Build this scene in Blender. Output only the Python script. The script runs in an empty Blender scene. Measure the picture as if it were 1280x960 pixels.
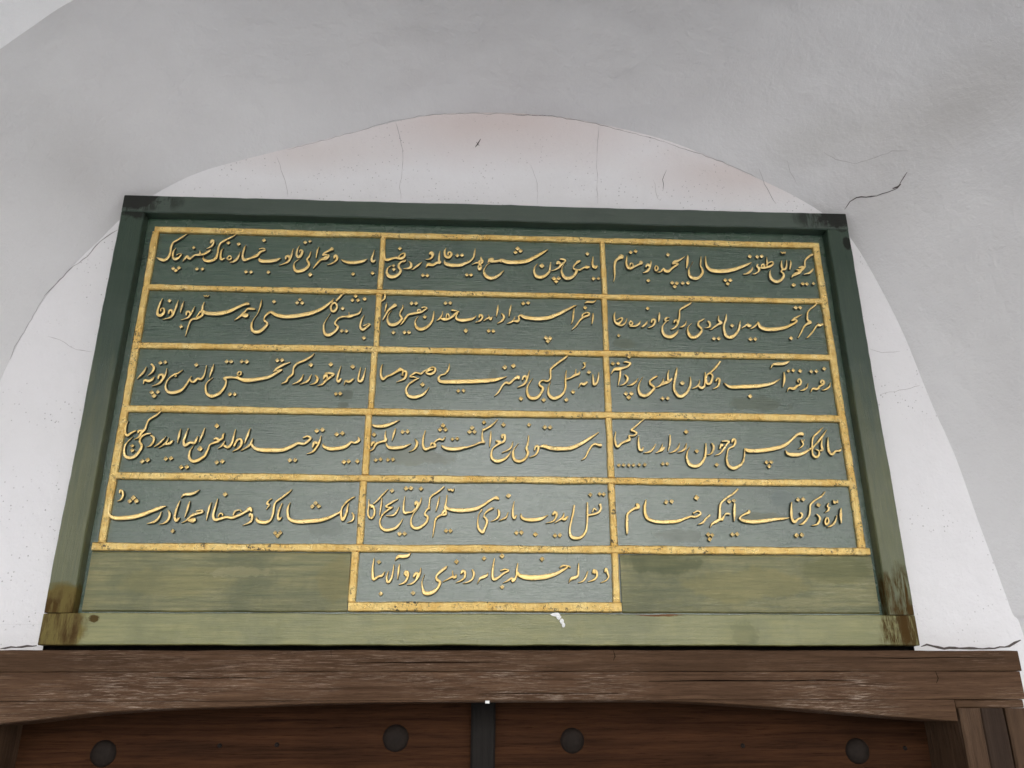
import bpy, bmesh, math, random
from mathutils import Vector, Matrix, noise
random.seed(7)
S = bpy.context.scene
COL = S.collection

# ------------------------------------------------------------------ camera, sky, sun, exposure
CAM_LOC=(-0.04636,-1.70540,1.66957); CAM_F=(0.049291,0.929182,0.366320); CAM_U=(-0.015954,-0.365987,0.930483)

cd = bpy.data.cameras.new('camera'); cam = bpy.data.objects.new('camera', cd); COL.objects.link(cam)
f = Vector(CAM_F).normalized(); u = Vector(CAM_U).normalized(); r = f.cross(u).normalized()
m = Matrix((r, u, -f)).transposed().to_4x4(); m.translation = Vector(CAM_LOC); cam.matrix_world = m
cd.sensor_width = 36.0; cd.lens = 1060/1280*36.0; cd.clip_start = 0.02; cd.clip_end = 2000
S.camera = cam
SUN_EL, SUN_AZ = math.radians(31), math.radians(177)      # azimuth clockwise from +Y; the doorway faces -Y
W = bpy.data.worlds.new('World'); S.world = W; W.use_nodes = True
wn = W.node_tree; bg = wn.nodes['Background']
sky = wn.nodes.new('ShaderNodeTexSky'); sky.sky_type = 'NISHITA'; sky.sun_disc = False
sky.sun_elevation = SUN_EL; sky.sun_rotation = SUN_AZ; sky.dust_density = 3.0; sky.air_density = 1.2
hs = wn.nodes.new('ShaderNodeHueSaturation'); hs.inputs['Saturation'].default_value = 0.22
wn.links.new(sky.outputs[0], hs.inputs['Color']); wn.links.new(hs.outputs[0], bg.inputs[0]); bg.inputs[1].default_value = 0.15
sl = bpy.data.lights.new('overcast_sun', 'SUN'); sl.energy = 1.0; sl.angle = math.radians(30); sl.color = (.80, .88, 1)
so = bpy.data.objects.new('overcast_sun', sl); COL.objects.link(so)
d = Vector((math.sin(SUN_AZ)*math.cos(SUN_EL), math.cos(SUN_AZ)*math.cos(SUN_EL), math.sin(SUN_EL)))
so.rotation_euler = d.to_track_quat('Z', 'Y').to_euler(); so.location = d*20
S.view_settings.view_transform = 'Standard'; S.view_settings.look = 'None'
S.view_settings.exposure = 0.68; S.view_settings.gamma = 1.0; S.view_settings.use_curve_mapping = False

# ------------------------------------------------------------------ helpers
class N:
    """a small material-node builder"""
    def __init__(s, name, **kw):
        s.m = bpy.data.materials.new(name); s.m.use_nodes = True; s.t = s.m.node_tree
        s.b = s.t.nodes['Principled BSDF']
        for k, v in kw.items(): s.b.inputs[k.replace('_', ' ')].default_value = v
        s.tc = s.t.nodes.new('ShaderNodeTexCoord')
    def lk(s, a, b): s.t.links.new(a, b)
    def val(s, node, i, v):
        if hasattr(v, 'is_output') or isinstance(v, bpy.types.NodeSocket): s.lk(v, node.inputs[i])
        else: node.inputs[i].default_value = v
    def co(s, scale=(1, 1, 1), loc=(0, 0, 0), rot=(0, 0, 0)):
        n = s.t.nodes.new('ShaderNodeMapping'); s.lk(s.tc.outputs['Object'], n.inputs[0])
        n.inputs['Scale'].default_value = scale; n.inputs['Location'].default_value = loc; n.inputs['Rotation'].default_value = rot
        return n.outputs[0]
    def noise(s, scale, co=None, detail=4, rough=.6, dist=0):
        n = s.t.nodes.new('ShaderNodeTexNoise'); n.inputs['Scale'].default_value = scale
        n.inputs['Detail'].default_value = detail; n.inputs['Roughness'].default_value = rough; n.inputs['Distortion'].default_value = dist
        s.lk(co if co is not None else s.tc.outputs['Object'], n.inputs['Vector']); return n.outputs[0]
    def voro(s, scale, co=None, feature='F1'):
        n = s.t.nodes.new('ShaderNodeTexVoronoi'); n.feature = feature; n.inputs['Scale'].default_value = scale
        s.lk(co if co is not None else s.tc.outputs['Object'], n.inputs['Vector']); return n.outputs['Distance']
    def ramp(s, v, *stops):
        n = s.t.nodes.new('ShaderNodeValToRGB'); e = n.color_ramp.elements
        while len(e) < len(stops): e.new(.5)
        for k, (p, c) in enumerate(stops):
            if not isinstance(c, tuple): c = (c, c, c)
            e[k].position = p; e[k].color = (*c, 1)
        s.lk(v, n.inputs[0]); return n.outputs[0]
    def math(s, op, a, b=0.0, c=None):
        n = s.t.nodes.new('ShaderNodeMath'); n.operation = op; s.val(n, 0, a); s.val(n, 1, b)
        if c is not None: s.val(n, 2, c)
        return n.outputs[0]
    def mix(s, fac, a, b, mode='MIX'):
        n = s.t.nodes.new('ShaderNodeMix'); n.data_type = 'RGBA'; n.blend_type = mode
        s.val(n, 0, fac)
        for i, v in ((6, a), (7, b)):
            if isinstance(v, tuple): n.inputs[i].default_value = (*v, 1)
            else: s.lk(v, n.inputs[i])
        return n.outputs[2]
    def xyz(s, co=None):
        n = s.t.nodes.new('ShaderNodeSeparateXYZ'); s.lk(co if co is not None else s.tc.outputs['Object'], n.inputs[0]); return n.outputs
    def blob(s, cx, cz, rx, rz, wob=.5, nscale=40, soft=.75):
        """soft irregular spot: 1 inside, 0 outside, in the object's x/z plane"""
        o = s.xyz()
        a = s.math('DIVIDE', s.math('SUBTRACT', o[0], cx), rx); b = s.math('DIVIDE', s.math('SUBTRACT', o[2], cz), rz)
        q = s.math('SQRT', s.math('ADD', s.math('MULTIPLY', a, a), s.math('MULTIPLY', b, b)))
        q = s.math('ADD', q, s.math('MULTIPLY', s.math('SUBTRACT', s.noise(nscale), .5), wob*2))
        return s.ramp(q, (soft, 1.0), (1.05 if soft > .5 else 1.0, 0.0))
    def scratch(s, cx, cz, rx, rz, ang, sc=46, lo=.50):
        '''coarse dragged brush marks inside an irregular patch'''
        st = s.noise(sc, s.co((1, 1, .16), (cx*3, 0, cz*3), (0, ang, 0)), 5, .7)
        return s.math('MULTIPLY', s.blob(cx, cz, rx, rz, .5, 38, .6), s.ramp(st, (lo-.05, 0.0), (lo+.05, 1.0)))
    def bump(s, h, strength, dist=.01, prev=None):
        n = s.t.nodes.new('ShaderNodeBump'); n.inputs['Strength'].default_value = strength; n.inputs['Distance'].default_value = dist
        s.lk(h, n.inputs['Height'])
        if prev is not None: s.lk(prev, n.inputs['Normal'])
        return n.outputs[0]
    def out(s, color=None, normal=None, rough=None, metal=None):
        for k, v in (('Base Color', color), ('Normal', normal), ('Roughness', rough), ('Metallic', metal)):
            if v is not None: s.lk(v, s.b.inputs[k])
        return s.m

def link_mesh(name, bm, mats, parent=None, smooth=False, loc=(0, 0, 0)):
    me = bpy.data.meshes.new(name); bm.normal_update(); bm.to_mesh(me); bm.free()
    for q in (mats if isinstance(mats, (list, tuple)) else [mats]): me.materials.append(q)
    if smooth:
        for p in me.polygons: p.use_smooth = True
    o = bpy.data.objects.new(name, me); COL.objects.link(o); o.location = loc
    if parent: o.parent = parent
    return o
def thing(name, label, cat, loc=(0, 0, 0), group=None):
    o = bpy.data.objects.new(name, None); o.empty_display_size = .1; COL.objects.link(o); o.location = loc
    o['label'] = label; o['category'] = cat
    if group: o['group'] = group
    return o

def box(bm, x0, x1, y0, y1, z0, z1, bev=.0, mat=0, seg=2):
    vs = [bm.verts.new((x, y, z)) for x in (x0, x1) for y in (y0, y1) for z in (z0, z1)]
    fs = [bm.faces.new([vs[i] for i in q]) for q in ((0, 1, 3, 2), (4, 6, 7, 5), (0, 4, 5, 1), (2, 3, 7, 6), (0, 2, 6, 4), (1, 5, 7, 3))]
    for q in fs: q.material_index = mat
    if bev > 0:
        es = list({e for q in fs for e in q.edges})
        bmesh.ops.bevel(bm, geom=es, offset=bev, segments=seg, profile=.6, affect='EDGES')
    return vs
def long_box(bm, axis, a0, a1, b0, b1, y0, y1, n, jit, bev=.002, sd=0):
    """a slightly uneven plank along 'x' or 'z': a0..a1 is its run, b0..b1 its width, y0 (front) .. y1 (back)"""
    def P(a, b, y): return (a, y, b) if axis == 'x' else (b, y, a)
    rings = []
    for i in range(n+1):
        t = i/n; a = a0+(a1-a0)*t
        def w(k, amp): return amp*(noise.noise((a*9+sd*3.1, k*7.7, sd)) + .6*noise.noise((a*37+sd, k*3.3, sd*2)))
        j0, j1, jy = w(1, jit), w(2, jit), w(3, jit*.5)
        rings.append([bm.verts.new(P(a, b, y)) for b, y in ((b0+j0, y1), (b0+j0, y0+bev+jy), (b0+j0+bev, y0+jy), (b1+j1-bev, y0+jy), (b1+j1, y0+bev+jy), (b1+j1, y1))])
    fl = []
    for A, B in zip(rings, rings[1:]):
        for k in range(6):
            fl.append(bm.faces.new((A[k], A[(k+1) % 6], B[(k+1) % 6], B[k])))
    fl.append(bm.faces.new(rings[0])); fl.append(bm.faces.new(rings[-1][::-1]))
    bmesh.ops.recalc_face_normals(bm, faces=fl)
def catmull(pts, n):
    """n samples per span through points of any dimension"""
    out = []
    for i in range(len(pts)-1):
        p0, p1, p2, p3 = pts[max(i-1, 0)], pts[i], pts[i+1], pts[min(i+2, len(pts)-1)]
        for k in range(n):
            t = k/n
            out.append(tuple(.5*((2*b)+(-a+c)*t+(2*a-5*b+4*c-d)*t*t+(-a+3*b-3*c+d)*t**3) for a, b, c, d in zip(p0, p1, p2, p3)))
    out.append(tuple(pts[-1])); return out

# ------------------------------------------------------------------ materials
def plaster(name, base, tint, grain=1.0, speck=.0, dirt_shade_tints=()):
    n = N(name, Roughness=.92); n.b.inputs['Specular IOR Level'].default_value = .25
    big = n.noise(3.2, detail=5); c = n.mix(n.ramp(big, (.35, 0.0), (.7, 1.0)), base, tint)
    mid = n.noise(14, detail=6, rough=.7); c = n.mix(n.math('MULTIPLY', n.ramp(mid, (.45, 0.0), (.80, 1.0)), .25), c, tuple(v*.88 for v in tint))
    for (x, z, rx, rz, col, am) in dirt_shade_tints:
        c = n.mix(n.math('MULTIPLY', n.blob(x, z, rx, rz, .22, 7, .15), am), c, col)
    hgt = n.math('ADD', n.math('MULTIPLY', n.noise(160, detail=5, rough=.65), .5), n.math('MULTIPLY', n.noise(28, detail=4), .9))
    if speck:
        v = n.voro(95, n.co()); k = n.math('MULTIPLY', n.ramp(v, (.08, 1.0), (.17, 0.0)), n.ramp(n.noise(9, detail=3), (.45, 0.0), (.62, 1.0)))
        c = n.mix(n.math('MULTIPLY', k, speck), c, (.30, .28, .28)); hgt = n.math('SUBTRACT', hgt, n.math('MULTIPLY', k, .5))
    nm = n.bump(hgt, .55*grain, .0055); nm = n.bump(n.noise(9, detail=4, rough=.5, dist=.5), .38, .02, nm)
    return n.out(c, nm)
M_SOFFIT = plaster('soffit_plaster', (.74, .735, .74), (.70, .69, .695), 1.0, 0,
                   [(1.02, 2.93, .22, .10, (.52, .50, .48), .5), (.78, 2.95, .15, .06, (.56, .55, .53), .4), (-.92, 2.80, .22, .16, (.46, .445, .435), .35), (.90, 2.80, .16, .12, (.48, .465, .45), .35)])  # last two: grime plus shading at the panel's top corners, put into the colour
M_BACK = plaster('recess_plaster', (.80, .79, .81), (.77, .76, .77), .8, .75,
                 [(0, 3.06, .60, .16, (.64, .55, .53), .8), (.60, 2.92, .30, .10, (.64, .56, .54), .7), (-.45, 2.95, .28, .08, (.66, .59, .57), .6)])  # pinkish spots below the arch line
M_FRONT = plaster('front_plaster', (.88, .88, .89), (.86, .86, .87), 1.7, 0)
N_CR = N('crack_shadow', Base_Color=(.10, .085, .08, 1), Roughness=1.0); M_CRACK = N_CR.m
N_CR2 = N('filled_crack', Base_Color=(.36, .34, .34, 1), Roughness=1.0); M_CRACK2 = N_CR2.m

def matt(n, masks, rg, spec):
    '''bare or dirty spots lose the gloss of the paint'''
    if not masks: n.lk(rg, n.b.inputs['Roughness']); return
    m_ = masks[0]
    for q in masks[1:]: m_ = n.math('MAXIMUM', m_, q)
    n.lk(n.math('ADD', rg, n.math('MULTIPLY', m_, .45)), n.b.inputs['Roughness'])
    n.lk(n.math('MULTIPLY', n.math('SUBTRACT', 1.0, n.math('MULTIPLY', m_, .85)), spec), n.b.inputs['Specular IOR Level'])
def paint(name, c1, c2, grain_axis, stains=(), scr=(), rough=.42, pale=(.30, .31, .20), palef=.5, streak=1.0, spec=.8, coat=0.0):
    """oil paint on wood: brushed along the grain, worn lighter in streaks"""
    n = N(name, IOR=1.55, Coat_Weight=coat, Coat_Roughness=.24, Coat_IOR=1.6); n.b.inputs['Specular IOR Level'].default_value = spec
    sc = (1.2, 6, 22) if grain_axis == 'x' else (22, 6, 1.2)
    g = n.noise(6, n.co(sc), 6, .68); c = n.mix(n.ramp(g, (.3, 0.0), (.72, 1.0)), c1, c2)
    blot = n.noise(5.5, detail=5, rough=.7); c = n.mix(n.math('MULTIPLY', n.ramp(blot, (.48, 0.0), (.66, 1.0)), .7), c, tuple(v*.85 for v in c1))
    sc2 = (2.4, 6, 30) if grain_axis == 'x' else (30, 6, 2.4)
    pl = n.math('MULTIPLY', n.ramp(n.noise(9, n.co(sc2, (3, 1, 2)), 7, .75), (.55, 0.0), (.70, 1.0)), n.ramp(n.noise(4, n.co((1, 1, 1), (5, 2, 1)), 3), (.45, 0.0), (.65, 1.0)))
    c = n.mix(n.math('MULTIPLY', pl, palef), c, pale)
    dk = n.ramp(n.noise(220, detail=3), (.70, 0.0), (.76, 1.0)); c = n.mix(n.math('MULTIPLY', dk, .4), c, tuple(v*.35 for v in c1))
    masks = []
    for (x, z, rx, rz, col, am, wob, ns) in stains:
        masks.append(n.math('MULTIPLY', n.blob(x, z, rx, rz, wob, ns), am)); c = n.mix(masks[-1], c, col)
    for (x, z, rx, rz, col, am, an) in scr: masks.append(n.math('MULTIPLY', n.scratch(x, z, rx, rz, an), am)); c = n.mix(masks[-1], c, col)
    nm = n.bump(n.noise(10, n.co(tuple(v*2 for v in sc)), 6, .7), .35*streak, .003)
    nm = n.bump(n.noise(120, detail=4), .12, .003, nm)
    rg = n.ramp(n.noise(18, detail=4), (.3, rough-.05), (.7, rough+.07))
    matt(n, masks, rg, spec); return n.out(c, nm)
DG, DG2 = (.020, .042, .028), (.034, .058, .036)
OL, OL2 = (.155, .165, .062), (.270, .260, .102)
BR = (.060, .032, .008); BK = (.02, .02, .018)
# frame and board coordinates: x as in the world, z measured from the panel's lower edge (0 .. 0.997)
M_TOPRAIL = paint('dark_green_paint', DG, DG2, 'x', [(-.83, .985, .065, .03, BK, .85, .9, 60), (.825, .985, .055, .03, BK, .85, .9, 55)], [(-.80, .98, .10, .03, BK, .7, .9), (.79, .98, .09, .03, BK, .7, -.9)], .34, (.10, .12, .09), .35, spec=.7)
def stile_paint(name, stains, scr=(), spec=.42):
    # dark green in the upper stile, blending unevenly into olive lower down
    n = N(name, IOR=1.55, Coat_Weight=.0); n.b.inputs['Specular IOR Level'].default_value = spec
    g = n.noise(6, n.co((26, 6, 1.6)), 6, .68)
    dark = n.mix(n.ramp(g, (.3, 0.0), (.7, 1.0)), DG, DG2); ol = n.mix(n.ramp(g, (.3, 0.0), (.7, 1.0)), (.070, .082, .034), (.108, .116, .048))
    z = n.math('ADD', n.xyz()[2], n.math('MULTIPLY', n.math('SUBTRACT', n.noise(7, n.co((8, 2, 1)), 5, .7), .5), .55))
    c = n.mix(n.ramp(z, (.25, 1.0), (.62, 0.0)), dark, ol)
    c = n.mix(n.math('MULTIPLY', n.ramp(n.noise(9, n.co((34, 6, 3)), 7, .75), (.6, 0.0), (.72, 1.0)), .3), c, (.22, .24, .15))
    dk = n.ramp(n.noise(150, detail=4), (.66, 0.0), (.74, 1.0)); c = n.mix(n.math('MULTIPLY', dk, .5), c, (.02, .025, .018))
    masks = []
    for (x, zz, rx, rz, col, am, wob, ns) in stains: masks.append(n.math('MULTIPLY', n.blob(x, zz, rx, rz, wob, ns), am)); c = n.mix(masks[-1], c, col)
    for (x, zz, rx, rz, col, am, an) in scr: masks.append(n.math('MULTIPLY', n.scratch(x, zz, rx, rz, an), am)); c = n.mix(masks[-1], c, col)
    nm = n.bump(n.noise(10, n.co((60, 10, 3)), 6, .7), .35, .003)
    matt(n, masks, n.ramp(n.noise(18, detail=4), (.3, .30), (.7, .42)), spec); return n.out(c, nm)
BRP = (.150, .108, .030)
M_STILE_L = stile_paint('left_stile_paint', [(-.82, .98, .045, .05, BK, .85, .5, 60), (-.82, .070, .060, .050, BRP, .8, .3, 50), ],
    [(-.825, .045, .06, .065, BR, .9, .6), (-.815, .06, .05, .05, BR, .7, -.9)])
M_STILE_R = stile_paint('right_stile_paint', [(.835, .98, .03, .035, BK, .9, .6, 60), (.842, .915, .012, .02, BK, .9, .3, 80), ],
    [(.84, .09, .035, .075, BR, .95, .35), (.805, .10, .012, .05, BR, .9, .1), (.83, .05, .05, .05, BR, .9, -.8)])
M_LOWRAIL = paint('olive_green_paint', OL, OL2, 'x', [(-.815, .03, .050, .055, BRP, .8, .3, 50), (-.755, .048, .012, .008, BR, .9, .6, 90),
                  (.33, .058, .05, .004, (.16, .05, .02), .8, .6, 60), (.50, .02, .03, .03, (.06, .075, .06), .2, .9, 60)],
                  [(-.825, .03, .06, .055, BR, .9, .6), (-.80, .03, .04, .04, BR, .6, -.7), (.815, .03, .05, .05, BR, .95, -.8), (.83, .03, .04, .05, BR, .9, .4)], .36, (.27, .26, .15), .6, spec=.55)
M_PLAIN = paint('olive_board_paint', (.105, .120, .052), (.290, .265, .115), 'x', [(-.31, .12, .04, .05, (.24, .21, .10), .35, 1.0, 24), (.34, .165, .09, .03, (.09, .105, .065), .45, 1.0, 24), (.52, .12, .14, .035, (.30, .27, .13), .4, .9, 20), (-.62, .12, .12, .03, (.28, .26, .13), .35, .9, 20), (-.50, .14, .07, .010, (.34, .32, .19), .5, 1.1, 50), (.62, .085, .06, .010, (.28, .27, .16), .7, .9, 45), (.72, .15, .08, .03, (.15, .155, .08), .5, .7, 18)], (), .36, (.36, .34, .19), 1.0, 1.6, spec=.55)
M_BOARD = paint('grey_green_paint', (.017, .056, .034), (.046, .090, .050), 'x',
                [(x, z-1.8, rx, rz, c, a*.42, .9, 34) for x, z, rx, rz, c, a in (
                    (-.16, 2.185, .085, .020, (.10, .095, .035), .9), (.59, 2.315, .075, .018, (.085, .085, .04), .75), (.30, 2.455, .03, .014, (.10, .095, .04), .7),
                    (-.315, 2.320, .018, .013, (.055, .06, .03), .9), (-.318, 2.298, .013, .010, (.055, .06, .03), .9), (.56, 2.062, .06, .010, (.12, .115, .04), .9),
                    (.39, 2.02, .05, .016, (.075, .07, .04), .6), (-.33, 2.03, .04, .02, (.07, .08, .07), .5), (-.47, 2.395, .018, .02, (.09, .075, .04), .6),
                    (.005, 2.37, .012, .02, (.10, .095, .05), .7), (.62, 2.10, .03, .02, (.07, .10, .14), .35))], (), .24, (.11, .135, .115), .35, spec=.72, coat=.45)
n = N('letter_side_paint', Base_Color=(.045, .055, .045, 1), Roughness=.6); M_SIDE = n.m
def gold(name, wear, cols=((.80, .51, .15), (1.0, .76, .31)), bs=.7):
    n = N(name, Metallic=.72, Roughness=.42)
    g = n.noise(26, detail=5, rough=.7); c = n.mix(n.ramp(g, (.35, 0.0), (.68, 1.0)), *cols)
    v = n.noise(90, detail=4, rough=.7); c = n.mix(n.math('MULTIPLY', n.ramp(v, (.55, 0.0), (.72, 1.0)), .55), c, (1.0, .82, .46))
    w = n.math('MULTIPLY', n.ramp(n.noise(130, detail=3, rough=.7), (.57, 0.0), (.63, 1.0)), n.ramp(n.noise(9, n.co((1, 1, 1), (2, 0, 4)), 5), (.42, 0.0), (.60, 1.0)))
    w = n.math('MULTIPLY', w, wear); c = n.mix(w, c, (.07, .055, .035))
    mt = n.math('SUBTRACT', .72, n.math('MULTIPLY', w, .55))
    nm = n.bump(n.noise(170, detail=5, rough=.7), bs, .005); nm = n.bump(n.noise(45, detail=3), bs*.6, .008, nm)
    return n.out(c, nm, n.ramp(n.noise(60, detail=4), (.3, .24), (.7, .44)), mt)
M_GOLD = gold('gilt_leaf', .45, ((.88, .61, .21), (.98, .76, .36)), .4); M_GOLDLINE = gold('gilt_leaf_worn', 1.0)

def wood(name, c1, c2, axis, worn=(.34, .28, .24), wornf=.0, scale=1.0, rough=.62, spec=.35, dark=.5):
    n = N(name); n.b.inputs['Specular IOR Level'].default_value = spec
    sc = (1.0*scale, 12*scale, 26*scale) if axis == 'x' else (26*scale, 12*scale, 1.0*scale)
    g = n.noise(3.2, n.co(sc), 8, .72, .35); c = n.mix(n.ramp(g, (.32, 0.0), (.70, 1.0)), c1, c2)
    fine = n.noise(14, n.co(tuple(v*1.5 for v in sc)), 6, .75)
    c = n.mix(n.math('MULTIPLY', n.ramp(fine, (.54, 0.0), (.70, 1.0)), dark), c, tuple(v*.35 for v in c1))
    big = n.noise(2.2, n.co((1.4, 1, 3) if axis == 'x' else (3, 1, 1.4), (7, 3, 1)), 4)
    c = n.mix(n.math('MULTIPLY', n.ramp(big, (.45, 0.0), (.72, 1.0)), .5), c, c1)
    if wornf:
        wm = n.math('MULTIPLY', n.ramp(n.noise(11, n.co(tuple(v*1.1 for v in sc), (1, 4, 2)), 8, .8), (.52, 0.0), (.66, 1.0)),
                    n.ramp(n.noise(2.6, n.co((1.3, 1, 4) if axis == 'x' else (4, 1, 1.3), (2, 8, 5)), 4, .6), (.44, 0.0), (.60, 1.0)))
        c = n.mix(n.math('MULTIPLY', wm, wornf), c, worn)
    h = n.math('ADD', g, n.math('MULTIPLY', fine, .6))
    nm = n.bump(h, .5, .004)
    return n.out(c, nm, n.ramp(fine, (.3, rough-.08), (.7, rough+.12)))
M_BEAM = wood('weathered_brown_timber', (.050, .027, .014), (.118, .067, .038), 'x', (.40, .29, .22), .75, scale=1.7, dark=.9, spec=.1)
M_BEAM2 = wood('weathered_brown_timber_worn', (.052, .027, .014), (.150, .086, .050), 'x', (.56, .45, .36), 1.0, scale=1.7, dark=.9, spec=.1)
M_POST = wood('post_timber', (.050, .029, .017), (.125, .075, .045), 'z', (.32, .23, .17), .5, dark=.8, spec=.1)
M_POSTD = wood('dark_post_timber', (.026, .016, .011), (.060, .038, .026), 'z', (.2, .15, .12), .4, dark=.8, spec=.1)
M_DOOR = wood('red_brown_oak', (.018, .0075, .0035), (.080, .033, .014), 'x', dark=.95, rough=.65, scale=.9, spec=.06)
M_STRIP = wood('blackened_oak', (.009, .008, .007), (.018, .015, .013), 'z', dark=.4, spec=.12)
n = N('iron', Base_Color=(.045, .046, .046, 1), Roughness=.75)
n.b.inputs['Specular IOR Level'].default_value = .15
n.out(n.mix(n.noise(60, detail=4), (.007, .005, .004), (.024, .017, .013)), n.bump(n.noise(90, detail=4), .4, .004)); M_IRON = n.m
n = N('unseen_porch_stone', Roughness=.9)
n.out(n.mix(n.noise(2.5, detail=6), (.33, .33, .335), (.42, .42, .425)), n.bump(n.noise(30, detail=5), .5, .01)); M_UNSEEN_PORCH = n.m
M_SPLIT = N('split_shadow', Base_Color=(.006, .004, .003, 1), Roughness=1.0).m; M_SPLIT.node_tree.nodes['Principled BSDF'].inputs['Specular IOR Level'].default_value = 0
M_WHITE = N('white_paint', Base_Color=(.82, .82, .80, 1), Roughness=.6).m
n = N('grey_paving', Roughness=.9)
n.out(n.mix(n.noise(1.3, detail=6), (.38, .38, .39), (.50, .50, .51)), n.bump(n.noise(25, detail=5), .5, .01)); M_PAVE = n.m
n = N('stone_step', Roughness=.85)
n.out(n.mix(n.noise(6, detail=6), (.30, .29, .27), (.42, .40, .37)), n.bump(n.noise(45, detail=5), .5, .01)); M_STEP = n.m

# ------------------------------------------------------------------ ground
bm = bmesh.new()
bmesh.ops.create_grid(bm, x_segments=8, y_segments=8, size=400)
g = link_mesh('pavement', bm, M_PAVE); g['kind'] = 'structure'

# ------------------------------------------------------------------ wall with its arched recess
PQ = [  # inner arch line (x, z) on the recess wall, and the outer arch line it flares to
 ((-1.075, 0), (-1.44, 0)), ((-1.075, 1.0), (-1.44, 1.0)), ((-1.073, 1.7), (-1.435, 1.7)), ((-1.065, 2.1), (-1.41, 2.1)),
 ((-1.048, 2.339), (-1.36, 2.4)), ((-1.003, 2.515), (-1.29, 2.62)), ((-0.953, 2.614), (-1.22, 2.755)), ((-0.899, 2.695), (-1.142, 2.855)),
 ((-0.85, 2.765), (-1.034, 2.966)), ((-0.78, 2.832), (-0.97, 3.029)), ((-0.699, 2.885), (-0.905, 3.089)), ((-0.61, 2.92), (-0.8, 3.15)),
 ((-0.525, 2.95), (-0.68, 3.19)), ((-0.376, 3.002), (-0.47, 3.19)), ((-0.241, 3.05), (-0.3, 3.2)), ((-0.133, 3.076), (-0.16, 3.211)),
 ((0.008, 3.087), (0.01, 3.215)), ((0.149, 3.082), (0.19, 3.213)), ((0.27, 3.062), (0.34, 3.195)), ((0.43, 3.019), (0.56, 3.195)),
 ((0.548, 2.97), (0.74, 3.21)), ((0.653, 2.914), (0.9, 3.16)), ((0.76, 2.85), (1.06, 3.09)), ((0.84, 2.785), (1.19, 3.0)),
 ((0.882, 2.715), (1.27, 2.89)), ((0.922, 2.605), (1.335, 2.75)), ((0.955, 2.49), (1.38, 2.6)), ((0.987, 2.33), (1.43, 2.38)),
 ((1.018, 2.2), (1.46, 2.22)), ((1.042, 2.04), (1.48, 2.05)), ((1.07, 1.876), (1.5, 1.88)), ((1.088, 1.76), (1.51, 1.76)),
 ((1.1, 1.0), (1.52, 1.0)), ((1.1, 0), (1.52, 0))]
YB = .03
def front_y(x): return -(.27+.10*(x+1.0))
SUBN = 9
prof = catmull([(*a, *b) for a, b in PQ], SUBN)
def soffit_grid(nt=40):
    rows_ = []
    for (px, pz, qx, qz) in prof:
        row = []
        for k in range(nt+1):
            t = k/nt
            s_ = t+.10*math.sin(math.pi*t)                       # the hand-floated cove is a little hollow
            x, z = px+(qx-px)*s_, pz+(qz-pz)*s_
            y = YB+(front_y(qx)-YB)*t
            w = (noise.noise((x*3.1, y*3.1, z*3.1))*.012+noise.noise((x*9+5, y*9, z*9))*.005+noise.noise((x*23+5, y*23, z*23))*.0016)*min(1, 6*t, 6*(1-t)+.25)
            cx, cz = 0, 2.0; l = math.hypot(x-cx, z-cz) or 1
            row.append((x+w*(x-cx)/l, y, z+w*(z-cz)/l))
        rows_.append(row)
    return rows_
wall = thing('plastered_wall', 'thick white plastered wall hollowed into an arched recess around the doorway and green panel', 'wall')
G = soffit_grid()
bm = bmesh.new()
gv = [[bm.verts.new(p) for p in row] for row in G]
for A, B in zip(gv, gv[1:]):
    for k in range(len(A)-1): bm.faces.new((A[k], A[k+1], B[k+1], B[k]))
link_mesh('arch_soffit', bm, M_SOFFIT, wall, smooth=True)
# recess wall above and beside the door opening
OX0, OX1, OZ = -.97, 1.0, 1.84
bm = bmesh.new()
tp = [(p[0], p[1]) for p in prof]
def at_z_left(z): 
    c = [q for q in tp[:len(tp)//2]]
    for a, b in zip(c, c[1:]):
        if a[1] <= z <= b[1] and b[1] > a[1]: return a[0]+(b[0]-a[0])*(z-a[1])/(b[1]-a[1])
def at_z_right(z):
    c = [q for q in tp[len(tp)//2:]]
    for a, b in zip(c, c[1:]):
        if b[1] <= z <= a[1] and a[1] > b[1]: return a[0]+(b[0]-a[0])*(z-a[1])/(b[1]-a[1])
zs = [OZ+(3.0865-OZ)*min(1, i/60) for i in range(60)]+[3.0864, 3.13]
pr = None
for z in zs:
    xl, xr = (at_z_left(z), at_z_right(z)) if z < 3.0865 else (-.35, .40)
    if xl is None or xr is None: continue
    xl -= .03; xr += .03
    if xl is None or xr is None: continue
    row = []
    for i in range(61):
        x = xl+(xr-xl)*i/60
        row.append(bm.verts.new((x, YB+.002*noise.noise((x*4, z*4, 3)), z)))
    if pr:
        for k in range(60): bm.faces.new((pr[k], pr[k+1], row[k+1], row[k]))
    pr = row
for x0, x1, z0, z1 in ((-1.10, OX0, 0, 1.74), (OX1, 1.125, 0, 1.74), (-1.10, -.853, 1.74, OZ), (.853, 1.125, 1.74, OZ)):
    q = [bm.verts.new(v) for v in ((x0, YB, z0), (x1, YB, z0), (x1, YB, z1), (x0, YB, z1))]; bm.faces.new(q)
for z0, z1, y in ((1.60, 1.90, .215), (0, 1.75, .45)):
    q = [bm.verts.new(v) for v in ((-1.2, y, z0), (1.2, y, z0), (1.2, y, z1), (-1.2, y, z1))]; bm.faces.new(q)
for x in (-1.2, 1.2):
    q = [bm.verts.new(v) for v in ((x, .032, 0), (x, .45, 0), (x, .45, 1.9), (x, .032, 1.9))]; bm.faces.new(q)
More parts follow.
